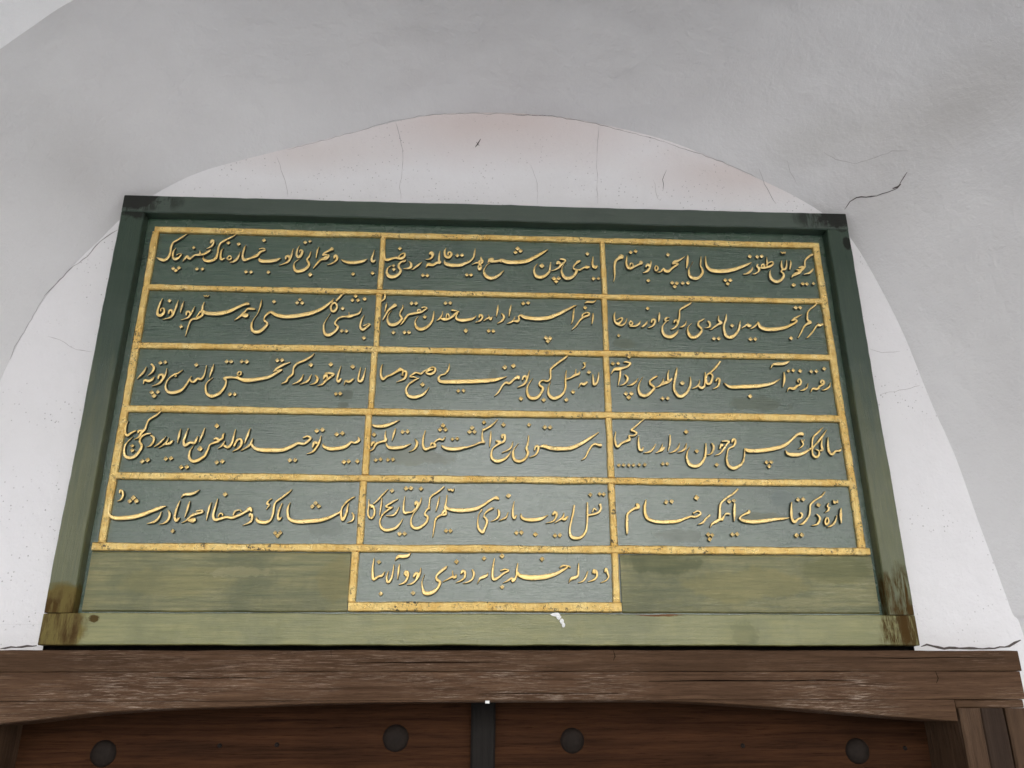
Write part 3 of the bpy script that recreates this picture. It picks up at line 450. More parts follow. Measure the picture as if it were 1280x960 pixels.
VERSES=[
('-7029,7105,8 -7117,7010,32 -7228,6914,37 -7309,6846,36 -7337,6727,42 -7336,6596,42 -7357,6479,50 -7434,6391,63 -7537,6409,60 -7622,6459,12;-7234,6717,12 -7274,6598,37 -7255,6468,48 -7199,6418,63 -7122,6472,41 -7084,6551,32 -7124,6571,21 -7187,6535,16;-7030,6371,10 -6992,6424,41 -6946,6490,53 -6883,6439,52 -6832,6480,42 -6772,6533,42 -6684,6541,53 -6575,6565,48 -6493,6632,53 -6436,6678,32;-6688,6661,13 -6665,6568,40;-6465,6856,39 -6440,6931,64 -6399,6890,40 -6420,6805,41 -6485,6745,32 -6550,6722,8;-5908,7124,8 -6000,7042,32 -6127,6958,43 -6230,6876,36 -6272,6756,38 -6275,6599,42 -6304,6468,55 -6397,6400,63 -6508,6397,66 -6577,6448,40 -6586,6518,11;-6169,6746,12 -6199,6653,37 -6199,6523,45 -6167,6445,59 -6103,6473,26;-6010,6541,30 -6043,6475,31 -5998,6437,37 -5953,6477,33 -5975,6534,28 -6020,6533,26;-5772,6665,9 -5795,6533,39 -5841,6441,51 -5902,6387,42 -5980,6378,16;-5671,6839,12 -5692,6720,42 -5708,6562,45 -5666,6446,61 -5596,6461,53 -5499,6502,47 -5403,6557,68 -5362,6597,51 -5313,6664,47 -5227,6711,45 -5265,6752,36 -5355,6742,21;-5329,6494,18 -5300,6437,67 -5231,6418,78 -5096,6422,79 -4941,6452,68 -4845,6507,21;-4582,6776,12 -4597,6644,37 -4620,6526,48 -4668,6433,50 -4731,6384,31 -4862,6337,8;-4729,6484,28 -4724,6549,45 -4669,6569,55 -4641,6512,45;-4452,6859,12 -4486,6726,37 -4491,6608,45 -4440,6543,58 -4379,6624,53 -4371,6716,41 -4423,6733,26 -4429,6670,19;-4426,6505,8 -4519,6411,24 -4523,6281,45 -4466,6192,64 -4353,6195,73 -4246,6262,61 -4187,6367,51 -4229,6458,45 -4245,6509,38 -4200,6576,38 -4179,6708,19;-3999,6845,9 -4029,6712,37 -4047,6541,14;-4089,6266,12 -4028,6359,35 -3968,6451,45 -3904,6511,58 -3814,6521,62 -3756,6601,36 -3822,6626,37 -3901,6610,28 -3849,6678,41 -3751,6746,47 -3686,6788,84;-3905,6518,52 -3795,6574,52;-3633,6539,28 -3626,6597,45 -3588,6606,53 -3564,6527,47 -3615,6448,41 -3702,6393,31 -3780,6373,8;-3472,6517,12 -3400,6466,51 -3262,6431,73 -3103,6443,73 -2957,6483,57 -2876,6538,18;-2730,6787,12 -2754,6641,37 -2777,6535,46 -2739,6471,57 -2683,6517,20',
 '-7216,6185,46 -7096,6204,47 -7152,6131,46 -6833,6736,43 -6693,6186,44 -6567,6189,44 -6068,6881,47 -5832,6861,47 -5270,6974,48 -5587,6137,47 -5475,6140,47 -5086,6142,47 -4327,6942,46 -4220,6972,41 -4143,6104,54 -3175,6147,47 -2734,6176,48'),
('-2488,6820,14 -2488,6688,41 -2475,6570,46 -2434,6531,63 -2332,6560,53 -2219,6590,53 -2103,6574,58 -2026,6640,48 -2036,6713,36 -2108,6685,26 -2163,6617,35;-2290,6404,8 -2389,6323,29 -2411,6205,45 -2355,6103,74 -2241,6093,72 -2142,6160,59 -2098,6252,50 -2148,6342,50 -2142,6421,43 -2088,6483,41 -2013,6508,46 -1983,6556,12;-1917,6505,24 -1868,6441,46 -1870,6362,57 -1921,6322,42 -2035,6314,13;-1623,6500,10 -1673,6438,40 -1751,6366,45 -1817,6304,26 -1875,6310,10;-1452,6708,34 -1424,6756,48 -1376,6718,56 -1388,6638,43 -1448,6576,37 -1540,6573,8;-1422,6698,52 -1395,6709,52;-1212,6802,14 -1227,6656,42 -1228,6550,51 -1208,6498,68 -1273,6483,57 -1363,6428,57 -1466,6433,73 -1500,6398,35 -1530,6353,10;-1075,6886,14 -1105,6765,46 -1081,6659,54 -1011,6630,68 -944,6703,52 -968,6769,41 -1021,6754,30 -1024,6693,23;-396,6891,14 -411,6757,42 -433,6650,38 -512,6542,45 -627,6481,57 -741,6431,73 -926,6426,79 -1053,6454,77 -1101,6514,33 -1095,6567,12;-571,6573,14 -563,6515,37;-259,6668,19 -247,6589,52 -216,6545,42 -257,6496,42 -350,6507,37 -465,6465,10;-246,6571,62 -316,6534,36;-280,6496,33 -319,6403,37 -290,6343,68 -256,6391,37 -269,6483,28;-38,6528,10 -130,6447,19 -186,6314,37 -162,6197,63 -70,6121,78 45,6124,67 160,6192,50 241,6286,29 276,6339,10;8,6630,16 -73,6602,42 -26,6542,37 67,6552,53 183,6574,47 276,6603,42;-95,6514,19 -61,6594,40 8,6614,57 9,6551,46 78,6558,42 159,6573,53 229,6583,79 369,6539,90 578,6545,90 788,6577,84 975,6675,72 1164,6800,56 1307,6905,15;187,6635,14 206,6535,33;-49,6555,53 20,6570,53;1067,6531,7 991,6423,28 975,6291,47 1027,6188,72 1131,6165,78 1248,6220,59 1331,6327,47 1350,6459,37 1366,6565,16;1583,6656,27 1653,6653,48 1711,6614,37 1631,6525,44 1554,6433,44 1472,6378,31 1378,6349,10;1505,6521,43 1539,6570,74 1585,6523,46;1686,6547,7 1624,6413,23 1621,6282,53 1687,6165,73 1803,6155,72 1910,6237,57 1961,6356,57 1892,6415,34 1926,6514,38 2015,6596,55 2075,6624,21;1961,6382,26 2043,6377,36 2139,6440,36 2214,6450,73 2275,6467,21;2188,6507,15 2214,6460,45;2366,6752,14 2347,6618,42 2347,6511,54 2397,6460,75 2459,6498,30',
 '-2143,6843,48 -2267,6386,39 -2255,6292,46 -1587,6148,48 -1487,6151,48 -811,6688,49 -700,6701,49 -581,6187,48 -484,6189,48 596,6913,54 544,6815,49 661,6853,52 1159,6467,61 1432,6141,53 1543,6149,53 1481,6069,53 2234,6815,50 2350,6164,49 2467,6167,42'),
('3048,6703,35 3032,6764,108 2961,6709,64 2899,6646,57 2862,6525,51 2856,6339,42 2845,6208,23 2821,6102,7;3171,6795,14 3145,6665,42 3139,6559,48 3173,6474,63 3230,6449,63 3327,6497,41 3424,6553,40 3491,6600,65;3449,6572,35 3494,6605,99 3519,6595,54;3217,6507,28 3240,6583,29 3287,6578,31 3297,6510,34;3732,6676,14 3727,6601,33 3687,6480,47 3634,6399,53 3578,6363,36 3518,6351,10;3598,6491,28 3610,6539,43 3658,6556,65 3688,6506,46;3837,6537,28 3803,6464,33 3828,6404,43 3873,6445,33 3873,6511,31 3832,6534,27;3861,6370,13 3944,6380,30 4002,6461,34 4019,6443,47 4052,6402,65 4122,6393,67 4185,6447,44 4249,6508,44 4348,6577,43 4339,6611,38 4238,6593,37;4545,6810,10 4406,6704,45 4283,6655,50 4238,6593,33;4625,6861,9 4607,6758,47 4580,6596,47 4556,6502,12;4725,6680,5 4654,6545,9 4611,6450,33 4612,6318,60 4677,6240,76 4770,6224,67 4870,6285,57 4933,6392,51 4927,6485,45 4900,6551,34 4909,6658,38 4932,6820,17;5042,6823,17 5026,6688,39 5043,6555,57 5110,6463,76 5226,6432,87 5416,6431,90 5634,6469,83 5857,6549,67 6008,6620,51 6123,6685,20;6146,6570,14 6113,6489,42 6046,6421,53 5970,6379,36 5899,6377,8;6274,6646,33 6248,6586,45 6290,6528,61 6272,6453,37 6199,6398,30 6126,6383,8;6348,6535,28 6367,6621,28 6413,6644,39 6425,6577,36;6317,6556,27 6347,6551,54 6455,6554,48 6568,6594,50 6641,6663,37 6623,6714,33 6543,6688,30 6468,6619,34;6509,6849,15 6499,6727,34 6490,6606,34;6574,6501,7 6537,6433,33 6534,6300,56 6594,6209,71 6687,6185,73 6789,6240,57 6855,6335,51 6846,6414,47 6809,6461,34 6858,6516,42;6865,6764,19 6839,6655,39 6843,6548,48 6895,6517,52 6943,6577,42 6981,6767,19;7073,6769,17 7064,6661,43 7022,6520,33;6869,6994,22 6899,6949,39 6928,6982,22 6955,6950,37 6980,6997,19;7632,6941,50 7531,6876,49 7434,6779,37 7407,6670,38 7392,6594,42 7337,6596,53 7250,6572,26;7384,6583,43 7289,6506,68 7184,6525,22;7290,6511,55 7253,6446,63 7143,6395,65 7072,6345,38 7042,6300,9;7596,6554,23 7539,6485,47 7471,6430,46 7347,6400,13',
 '3261,6888,50 3382,6919,50 3635,6143,49 4147,6848,50 4195,6097,49 4300,6092,49 4246,6001,49 4441,6095,49 4565,6106,50 5453,6199,50 5572,6202,50 5503,6103,50 6105,6852,51 6285,6848,51 6395,6865,51 7071,6115,55 7290,6147,48 7391,6149,48 7550,6161,43'),
('-7345,5423,12 -7370,5298,37 -7396,5149,45 -7389,5026,55 -7319,4991,65 -7258,5066,51 -7272,5164,34 -7333,5163,25 -7334,5096,18;-6995,5394,11 -7009,5257,37 -7035,5133,42 -7063,5021,48 -7128,4946,35 -7275,4911,7;-7153,5044,27 -7148,5118,44 -7100,5131,45 -7068,5058,38;-6871,5372,11 -6886,5235,37 -6909,5086,14;-6613,5241,12 -6633,5142,33 -6682,5017,43 -6737,4942,35 -6873,4903,8;-6769,5020,27 -6766,5094,44 -6720,5110,41 -6681,5042,34;-6420,5357,14 -6439,5245,36 -6437,5146,48 -6418,5035,52 -6520,4947,55 -6625,4920,40 -6677,4821,33 -6701,4675,27 -6723,4517,9;-6545,4971,19 -6483,5083,34 -6435,5134,40;-6437,5146,45 -6364,5086,71 -6208,5065,79 -6035,5076,85 -5844,5130,76 -5680,5225,60 -5556,5295,51 -5471,5324,65 -5421,5308,34;-6452,5519,18 -6415,5487,30 -6397,5520,20 -6360,5489,31 -6333,5534,15;-5712,4928,10 -5630,4979,35 -5562,5054,39 -5507,5155,19;-5550,5042,44 -5466,5039,100 -5416,5065,35;-5516,5093,34 -5457,5193,35 -5381,5207,50 -5286,5197,39;-5164,5449,9 -5171,5299,36 -5207,5124,16 -5279,4974,14 -5314,4851,36 -5308,4729,51 -5244,4645,65 -5136,4647,74 -5036,4735,58 -4977,4846,48 -5043,4918,39 -5056,4979,27 -5015,5067,39 -4922,5126,59 -4783,5059,77 -4582,5027,84 -4321,5057,85 -4061,5120,80 -3847,5217,65 -3701,5333,54 -3598,5448,24 -3569,5512,9;-3349,5648,20 -3427,5553,44 -3509,5442,34;-3555,5399,38 -3610,5310,41 -3591,5198,50 -3523,5187,55 -3479,5275,41 -3503,5367,41 -3555,5399,33;-3570,5517,11 -3598,5385,32;-3615,5135,5 -3657,5047,9 -3724,4910,23 -3736,4787,40 -3703,4641,57 -3612,4594,69 -3497,4669,53 -3422,4793,49 -3485,4866,40 -3483,4927,32 -3433,5003,34 -3358,5046,40 -3270,5056,35 -3193,5065,65 -3084,5097,45 -2987,5137,44 -2946,5200,32 -2929,5288,14;-3205,5174,13 -3190,5082,35;-2863,5114,12 -2910,4977,36 -2930,4828,44 -2874,4744,58 -2789,4807,44 -2720,4875,32 -2772,4886,25 -2858,4842,25',
 '-7183,5365,46 -6844,4740,45 -4887,5400,46 -4316,5464,44 -4372,5385,46 -4260,5382,47 -3082,5579,49 -3147,5476,47 -3024,5479,47 -2876,5515,47 -3351,5266,47 -3335,4709,46 -3231,4704,46 -2834,4549,48'),
('-2446,5652,23 -2421,5602,40 -2438,5513,38 -2503,5461,30 -2557,5429,12;-2372,5439,11 -2385,5350,36 -2405,5212,14;-2172,5380,83 -2227,5329,59 -2324,5239,43 -2365,5163,37 -2415,5050,28 -2445,4987,9;-2257,5240,7 -2329,5114,23 -2334,4989,40 -2284,4892,62 -2173,4882,69 -2076,4945,53 -2017,5034,49 -2061,5120,36 -2060,5195,32 -2013,5296,32 -2010,5384,14;-2050,4884,12 -1997,4935,33 -1935,5048,42 -1872,5136,44 -1772,5164,50 -1683,5186,45 -1595,5205,50 -1518,5262,39 -1459,5308,27 -1532,5337,30 -1587,5311,30;-1672,5191,27 -1668,5259,28 -1624,5265,29 -1608,5210,32;-1658,5116,7 -1710,5003,27 -1705,4879,45 -1635,4794,68 -1524,4797,69 -1405,4886,52 -1330,5011,41 -1312,5136,36 -1304,5249,14;-1241,5013,12 -1175,5052,38 -1122,5153,27 -1111,5246,11;-1152,5053,25 -1063,5042,65 -962,5057,49 -874,5121,48 -808,5198,39 -746,5237,27 -832,5262,30 -911,5266,35;-1025,5080,23 -1014,5163,28 -974,5169,28 -958,5094,27;-774,5198,32 -806,5123,32 -787,5053,52 -714,5030,70 -602,5032,70 -468,5055,54 -378,5112,34 -352,5163,9;-284,5097,27 -271,5159,43 -221,5148,47 -216,5086,41 -265,5022,39 -366,4987,10;-186,5024,12 -108,5075,34 -51,5102,45 -29,5065,59 18,5136,19;-79,5184,14 -51,5102,32;144,5433,11 129,5294,45 106,5143,14;219,5221,24 271,5146,46 253,5058,46 175,4994,29 118,4973,7;444,5440,11 412,5300,45 389,5149,14;344,4973,10 434,5000,39 502,5076,32 525,5147,14;491,5038,35 581,5028,64 620,5091,41 604,5141,32 661,5175,50 729,5136,75 887,5110,80 1091,5102,85 1319,5144,79 1526,5237,64 1712,5342,54 1874,5435,34 1940,5467,12;1878,5384,18 1857,5232,41 1836,5080,32 1804,4992,7;1812,4855,12 1905,4944,32 2001,5084,37 2083,5166,48 2192,5209,43 2224,5265,34 2156,5281,30 2074,5237,33 2054,5173,27;2309,5272,18 2299,5141,41 2271,5002,11;2130,5522,15 2200,5550,46 2315,5547,40 2374,5587,24 2387,5618,9',
 '-2190,4697,46 -1816,5426,47 -1715,5429,47 -1943,4702,47 -1843,4704,47 -1505,5095,47 -1050,5449,47 -944,5459,47 -580,4775,54 -65,4778,47 34,4780,47 713,5485,48 828,5500,48 1219,4632,52 1314,4627,52 1263,4552,52 2131,5410,48'),
('2816,5316,11 2787,5202,37 2800,5076,48 2865,5007,60 2949,5079,32 2975,5156,34 2918,5154,25 2847,5107,24;3083,5158,14 3038,5044,32 2955,4974,39 2864,4990,41;3167,5097,32 3129,5033,32 3161,4983,40 3205,5035,32 3171,5089,25;3386,5101,14 3347,5025,42 3263,4966,44 3137,4958,20;3547,5105,14 3507,5029,41 3435,4964,38 3400,4956,10;3635,5056,27 3656,5125,42 3709,5126,51 3717,5071,45 3677,4995,41 3606,4948,29 3548,4937,7;3842,5322,14 3822,5199,46 3805,5085,14;4060,5200,15 3982,5178,42 3954,5114,36 4043,5123,20;3984,5107,27 3900,4999,27 3876,4873,47 3924,4750,66 4059,4715,74 4179,4792,51 4251,4894,14;4626,5626,7 4563,5561,33 4416,5467,43 4317,5388,32 4291,5210,37 4245,5057,41 4192,4968,41 4120,4916,24 4074,4915,8;4158,5068,23 4176,5119,42 4223,5127,51 4242,5070,44;4447,5125,11 4416,5036,36 4342,4971,38 4285,4970,10;4570,5077,7 4481,4974,23 4460,4861,47 4507,4737,71 4609,4714,68 4731,4804,54 4782,4918,47 4715,5017,49 4734,5105,36 4807,5145,38 4875,5190,19;4939,5123,31 4985,5073,48 4966,4984,41 4871,4957,10;5213,5281,14 5190,5153,39 5242,5091,64 5167,5039,42 5093,4987,37 5007,4922,19 4971,4917,10;5391,5315,18 5367,5183,41 5310,5029,41 5302,4878,53 5348,4754,67 5450,4736,73 5561,4809,54 5644,4936,45 5680,5063,36 5701,5159,14;5717,4975,12 5791,5015,33 5846,5054,35 5890,5029,72 5948,5053,24;5870,5105,15 5892,5047,50;5924,4954,14 6011,5007,37 6103,5110,31 6103,5148,14;6108,5110,40 6149,5002,73 6271,4949,83 6457,4948,81 6695,4991,69 6867,5063,52 7008,5155,41 6990,5198,32 6894,5180,30;6906,5186,33 7009,5257,43 7174,5350,10;7629,5743,14 7526,5603,32 7394,5496,37 7310,5404,32 7278,5250,38 7293,5186,52 7327,5144,76 7246,5096,46 7165,5019,36 7075,4865,31 7002,4751,11;7627,5105,34 7548,5077,64 7476,5063,37 7376,4934,31 7265,4806,31 7200,4755,11;7514,5140,16 7538,5090,36',
 '2869,4723,41 3573,5418,46 5048,4693,48 5158,4695,48 5498,5028,49 5891,4695,49 6000,4698,49 7043,5522,50 7149,5524,50 6839,4742,49'),
('-7451,3768,18 -7473,3662,37 -7533,3569,38 -7604,3486,7;-7346,3828,37 -7289,3771,45 -7279,3701,45 -7319,3619,33 -7386,3571,10;-7010,3741,13 -7011,3601,36 -7057,3484,46 -7126,3379,38 -7266,3331,9;-7153,3494,27 -7140,3576,47 -7072,3588,47 -7064,3531,38;-7454,3374,14 -7431,3455,43 -7345,3438,57 -7277,3481,48 -7244,3539,19;-6667,3712,10 -6750,3629,34 -6849,3581,33 -6941,3486,23 -6974,3348,34 -6937,3233,49 -6855,3178,63 -6732,3191,66 -6614,3250,52 -6537,3378,37 -6496,3471,36 -6467,3569,14;-6800,3605,21 -6783,3559,28 -6821,3563,23;-6481,3518,21 -6451,3449,42 -6386,3438,52 -6322,3509,43 -6246,3499,43 -6195,3592,31 -6178,3826,13;-6027,3864,13 -6044,3712,44 -6083,3548,13;-6009,3549,7 -6111,3432,23 -6128,3316,38 -6090,3179,49 -5986,3112,63 -5865,3148,61 -5771,3242,51 -5721,3357,40 -5712,3462,34 -5742,3531,60 -5660,3555,43;-5772,3519,52 -5722,3543,57 -5617,3556,47 -5531,3546,41 -5466,3535,46;-5495,3605,23 -5471,3675,33 -5418,3676,30 -5422,3618,28 -5474,3605,24;-5502,3570,44 -5433,3524,62 -5312,3492,78 -5228,3493,79;-5335,3503,79 -5207,3498,80 -5039,3520,71 -4831,3570,62 -4669,3666,47 -4549,3751,31 -4654,3732,24 -4738,3707,19;-4717,3712,23 -4639,3796,48 -4517,3869,43 -4394,3930,19;-3894,4154,9 -3952,4069,38 -4095,3971,43 -4240,3898,43 -4306,3790,36 -4314,3649,41 -4402,3554,37 -4437,3472,42 -4539,3424,12;-4089,3653,13 -4122,3536,41 -4191,3465,38 -4304,3421,9;-3913,3656,13 -3951,3539,41 -4020,3468,38 -4144,3419,9;-3826,3634,26 -3771,3565,47 -3786,3483,46 -3846,3436,28 -3930,3418,9;-3623,3680,28 -3533,3687,47 -3434,3665,43 -3504,3593,47 -3585,3522,46 -3663,3427,37 -3768,3398,9;-3640,3544,26 -3624,3615,59 -3583,3639,49 -3556,3569,34;-3291,3868,13 -3328,3690,40 -3350,3549,39 -3314,3492,56 -3265,3562,37;-3191,3424,9 -3165,3506,33 -3089,3495,61 -2996,3560,33;-2862,3840,18 -2885,3675,35 -2893,3534,43 -2832,3516,56 -2784,3630,40 -2753,3830,13',
 '-7165,3867,47 -7062,3885,42 -7243,3183,50 -7120,3196,44 -7184,3104,52 -6396,3834,49 -5756,3924,45 -5660,3925,45 -5436,3930,45 -5335,3924,45 -5603,3164,46 -5498,3166,46 -5328,3925,51 -4678,3972,49 -4575,3979,49 -3941,3880,52 -3516,3899,52 -3352,3213,45 -3259,3221,45 -3036,3849,52'),
('-2395,3920,15 -2415,3801,35 -2412,3660,43 -2359,3567,56 -2287,3627,42 -2181,3676,42 -2107,3724,47 -2044,3772,56 -1986,3833,56;-2034,3780,52 -1958,3798,51 -1934,3751,35;-1943,3692,31 -1930,3751,46 -1873,3752,49 -1865,3658,48 -1916,3574,42 -2065,3513,9;-1975,3679,23 -1920,3664,33;-1283,3822,28 -1391,3784,42 -1422,3736,40 -1344,3702,47 -1248,3763,50 -1235,3846,36 -1306,3869,33 -1392,3820,33 -1477,3771,33 -1541,3711,42 -1607,3721,33;-1563,3710,37 -1651,3732,38 -1714,3696,37 -1777,3636,30 -1690,3630,28 -1624,3603,23;-1585,3608,23 -1708,3531,37 -1812,3436,36 -1851,3319,43 -1803,3203,57 -1693,3159,69 -1565,3184,60 -1449,3256,45 -1356,3397,9;-925,3971,11 -943,3828,40 -1017,3720,37 -1115,3683,32 -1156,3611,48 -1111,3541,65 -925,3533,80 -599,3546,85 -271,3561,85 13,3589,80;-162,3563,85 -31,3579,75 145,3610,61 331,3680,14;70,3222,9 156,3305,31 233,3447,36 309,3531,42 397,3520,51 474,3593,41 562,3677,45;518,3629,51 595,3678,67 595,3618,35;839,3832,13 805,3693,35 760,3562,44 704,3490,41 572,3429,9;683,3608,26 706,3679,41 761,3688,47 771,3633,40;919,3660,7 825,3516,26 780,3386,39 800,3246,54 876,3177,65 996,3191,64 1085,3297,48 1131,3415,49 1055,3485,41 1068,3556,36 1134,3599,33 1233,3582,42 1301,3654,35 1304,3821,40 1339,3905,41 1498,4041,41 1612,4127,42 1699,4201,28;1311,3583,9 1253,3441,26 1256,3277,54 1346,3185,66 1456,3210,64 1568,3294,49 1627,3447,39 1633,3660,35 1660,3851,18;1643,3637,37 1755,3674,32 1845,3735,51 1924,3761,50 1955,3821,27;1877,3891,13 1857,3759,35;2056,4039,33 2076,3991,28 2101,4052,13;2081,3991,27 2063,3931,31 2002,3894,9;1921,3452,9 1972,3536,36 2038,3525,61 2117,3579,32;2247,3766,22 2245,3623,40 2259,3517,52 2327,3566,44 2366,3697,35 2378,3817,13',
 '-1499,3460,52 -721,3326,43 -606,3335,43 294,3898,55 486,3938,55 647,3169,50 1144,3147,50 1641,3155,50 1794,3344,48 2159,3813,49'),
('2954,4073,24 3032,4074,39 3098,4046,41 3038,3973,41 2935,3935,47 2833,3909,71 2743,3895,61 2696,3851,31 2660,3786,9;2865,3868,31 2846,3729,44 2817,3586,26 2795,3503,7;2960,3767,24 3012,3696,46 2996,3613,44 2926,3540,27 2835,3510,9;3250,3689,13 3197,3611,35 3115,3539,41 3002,3513,9;3360,3726,7 3273,3570,26 3242,3427,45 3290,3299,67 3399,3277,65 3516,3361,53 3594,3469,49 3517,3550,47 3510,3622,35 3593,3695,41 3686,3744,28;3635,3481,9 3726,3518,36 3800,3615,35 3815,3699,11;3773,3543,41 3854,3592,59 3923,3617,59 3995,3678,40 4013,3714,18;3960,3905,13 3923,3772,40 3917,3629,49;4144,3957,20 4103,3775,49 4047,3560,44 4043,3417,51 4122,3289,68 4223,3290,63 4331,3386,52 4402,3518,44 4424,3626,36 4427,3745,16;4449,3471,9 4530,3501,36 4603,3569,35 4639,3677,13;4578,3533,34 4652,3479,58 4715,3511,44 4736,3595,31 4775,3860,18;5140,4133,35 5036,3997,40 4899,3862,40 4815,3800,35 4778,3715,36 4785,3596,53 4852,3585,49 4905,3682,44 4927,3790,38 4874,3837,35;4992,3647,26 5025,3708,41 5076,3702,48 5069,3625,44 5014,3517,35 4908,3467,7;5181,3615,15 5241,3544,49 5340,3515,68 5589,3526,81 5861,3543,81 6114,3576,66 6302,3634,50 6461,3733,11;6279,3984,9 6330,4070,41 6435,4084,63 6586,4099,62 6682,4138,41 6733,4175,13;6565,3897,21 6551,3723,50 6499,3542,11;6583,3436,9 6638,3513,41 6738,3498,61 6814,3559,44 6887,3596,39 6924,3669,42 6894,3733,40 6849,3692,27 6882,3644,25;7086,3636,13 7037,3527,34 6962,3478,36 6881,3460,9;7120,3433,9 7170,3505,41 7272,3500,55 7338,3568,39 7425,3617,39 7449,3678,44 7408,3709,42 7373,3653,29 7428,3642,25;7597,3656,13 7553,3560,34 7476,3498,36 7382,3478,9',
 '3077,4204,47 2705,4034,45 2822,4041,45 2963,3324,49 3081,3326,49 3021,3235,53 3769,3224,47 3880,3226,47 4235,3591,56 5734,3308,52 6674,3930,41 6784,3944,46 6943,3935,48 7193,3923,46 7313,3930,46 7501,3994,48'),
('-7641,2535,15 -7663,2413,34 -7652,2281,40 -7600,2211,52 -7536,2260,41 -7442,2317,28;-6975,2775,23 -7073,2666,37 -7202,2564,37 -7239,2463,31 -7254,2363,40 -7321,2263,50 -7359,2175,37 -7454,2130,9;-7383,2262,30 -7371,2318,46 -7297,2308,48;-7493,2184,7 -7593,2041,27 -7613,1911,37 -7582,1781,50 -7492,1729,64 -7376,1762,59 -7301,1871,49 -7269,1991,45 -7325,2088,40 -7308,2176,36 -7226,2243,37 -7127,2266,23;-7120,2222,32 -7051,2168,43 -7048,2081,43 -7096,1993,32 -7174,1970,11;-6810,2204,11 -6859,2116,32 -6938,2028,36 -7021,1972,9;-6928,1958,9 -6833,2007,32 -6763,2096,31 -6754,2172,11;-6785,2030,36 -6706,2053,55 -6652,2108,27;-6525,2374,17 -6536,2230,43 -6554,2066,13;-6372,2387,15 -6402,2232,39 -6426,2100,45 -6383,2013,60 -6288,2069,50 -6196,2070,54 -6153,2213,22;-6033,2403,15 -6063,2237,39 -6106,2093,17;-6218,2004,9 -6265,1895,30 -6266,1754,48 -6184,1669,62 -6075,1692,63 -5963,1780,49 -5908,1910,39 -5881,2020,31 -5794,2065,36;-5873,2042,32 -5766,2087,50 -5708,2120,51 -5756,2175,47 -5815,2152,32;-5718,2120,45 -5641,2165,40 -5630,2242,39 -5612,2298,17;-5709,1957,9 -5623,2012,36 -5583,2111,18;-5605,2034,33 -5506,1981,58 -5434,2069,44 -5410,2223,34 -5393,2378,15;-5375,2004,39 -5328,2137,45 -5258,2159,42 -5229,2083,47 -5277,1962,40 -5403,1895,11;-5088,2405,17 -5123,2249,43 -5166,2073,17;-5231,1915,11 -5105,1986,36 -5032,2075,44 -5013,2185,17;-5020,2064,36 -4971,1988,58 -4831,1935,78 -4582,1927,83 -4356,1941,75 -4177,2020,63 -4058,2087,49 -3933,2078,49 -3807,2190,43 -3874,2240,35 -3965,2210,27;-3593,2259,17 -3615,2137,39 -3667,2005,44 -3742,1905,36 -3862,1860,11;-3750,2003,26 -3727,2103,53 -3663,2093,52;-3542,2083,21 -3512,2018,55 -3383,1975,70 -3197,1989,71 -3054,2034,62 -2955,2124,45 -2871,2114,45 -2791,2170,52 -2816,2248,17;-2783,2215,30 -2801,2170,43',
 '-7462,1988,39 -7451,1891,45 -7216,1646,42 -7095,1691,43 -7208,1657,49 -7106,1684,49 -6740,1716,49 -6634,1728,47 -6404,1538,49 -6289,1544,49 -5692,1654,49 -5583,1676,49 -6070,1941,59 -5790,2451,52 -3696,2369,52 -3578,2393,52 -3271,2297,50 -3153,2321,50 -4201,1715,47 -4088,1720,47 -3077,1695,48 -2980,1707,48 -2799,1710,50'),
('-2527,2520,26 -2462,2487,58 -2324,2489,68 -2178,2525,59 -2053,2583,41 -1960,2629,14;-2036,2448,13 -2063,2336,43 -2098,2179,13;-2245,2389,13 -2249,2266,38 -2234,2178,61 -2317,2143,40 -2389,2120,44 -2449,2064,39 -2486,1976,31 -2567,1931,9;-2527,2046,30 -2504,2119,49 -2452,2119,49;-2221,2122,21 -2197,2056,42 -2131,2013,61 -1985,2015,66 -1839,2039,53 -1698,2107,13;-1614,2219,21 -1568,2131,51 -1586,2042,47 -1636,1975,26 -1729,1937,9;-1399,2412,15 -1436,2255,34 -1445,2099,42 -1395,1990,61 -1290,2024,49 -1186,2058,48 -1198,2114,34 -1262,2124,31 -1281,2068,26;-1219,2091,30 -1189,2158,31 -1106,2215,36 -1021,2205,40 -976,2272,17;-1049,2082,26 -985,2028,57 -846,1997,71 -678,2010,66 -572,2033,49 -488,2045,35 -361,2091,35 -234,2149,35 -149,2161,44;-178,2463,17 -189,2317,30 -175,2183,51 -139,2161,53;137,2678,11 40,2568,35 -67,2487,40 -152,2441,40 -194,2395,22;-2,2420,17 -12,2252,38 -32,2062,11;234,2255,26 234,2322,43 287,2323,52 287,2211,47 213,2154,40 106,2186,31;106,2191,27 181,2176,49 191,2143,43 64,2052,30 12,1941,34 23,1809,51 129,1744,66 256,1779,52 362,1857,39 430,1979,11;469,2191,13 436,2068,34 372,2001,35 234,1939,9;586,2148,6 500,2036,26 468,1925,43 499,1793,56 594,1750,61 711,1795,51 787,1929,47 756,2039,47 789,2151,34 808,2330,17;926,1997,26 949,2075,43 1002,2087,49 1012,2020,43 946,1897,34 818,1845,9;1045,2076,27 1131,2088,67 1301,2046,80 1515,2038,80 1730,2063,75 1926,2155,65 2125,2281,52 2325,2419,13;2336,2171,18 2355,2115,49 2249,2148,45 2173,2124,34 2093,2012,34 2012,1855,25 1936,1799,11',
 '-2483,2303,51 -1885,2372,47 -1779,2380,47 -2420,1740,44 -2317,1759,44 -2164,1750,44 -2061,1762,44 -1030,2530,49 -1091,2434,49 -974,2436,49 -820,2223,42 -720,2238,42 -409,2482,49 -461,2391,49 -354,2393,49 -153,2610,45 266,2560,49 819,2568,45 1159,2516,48 1272,2517,48'),
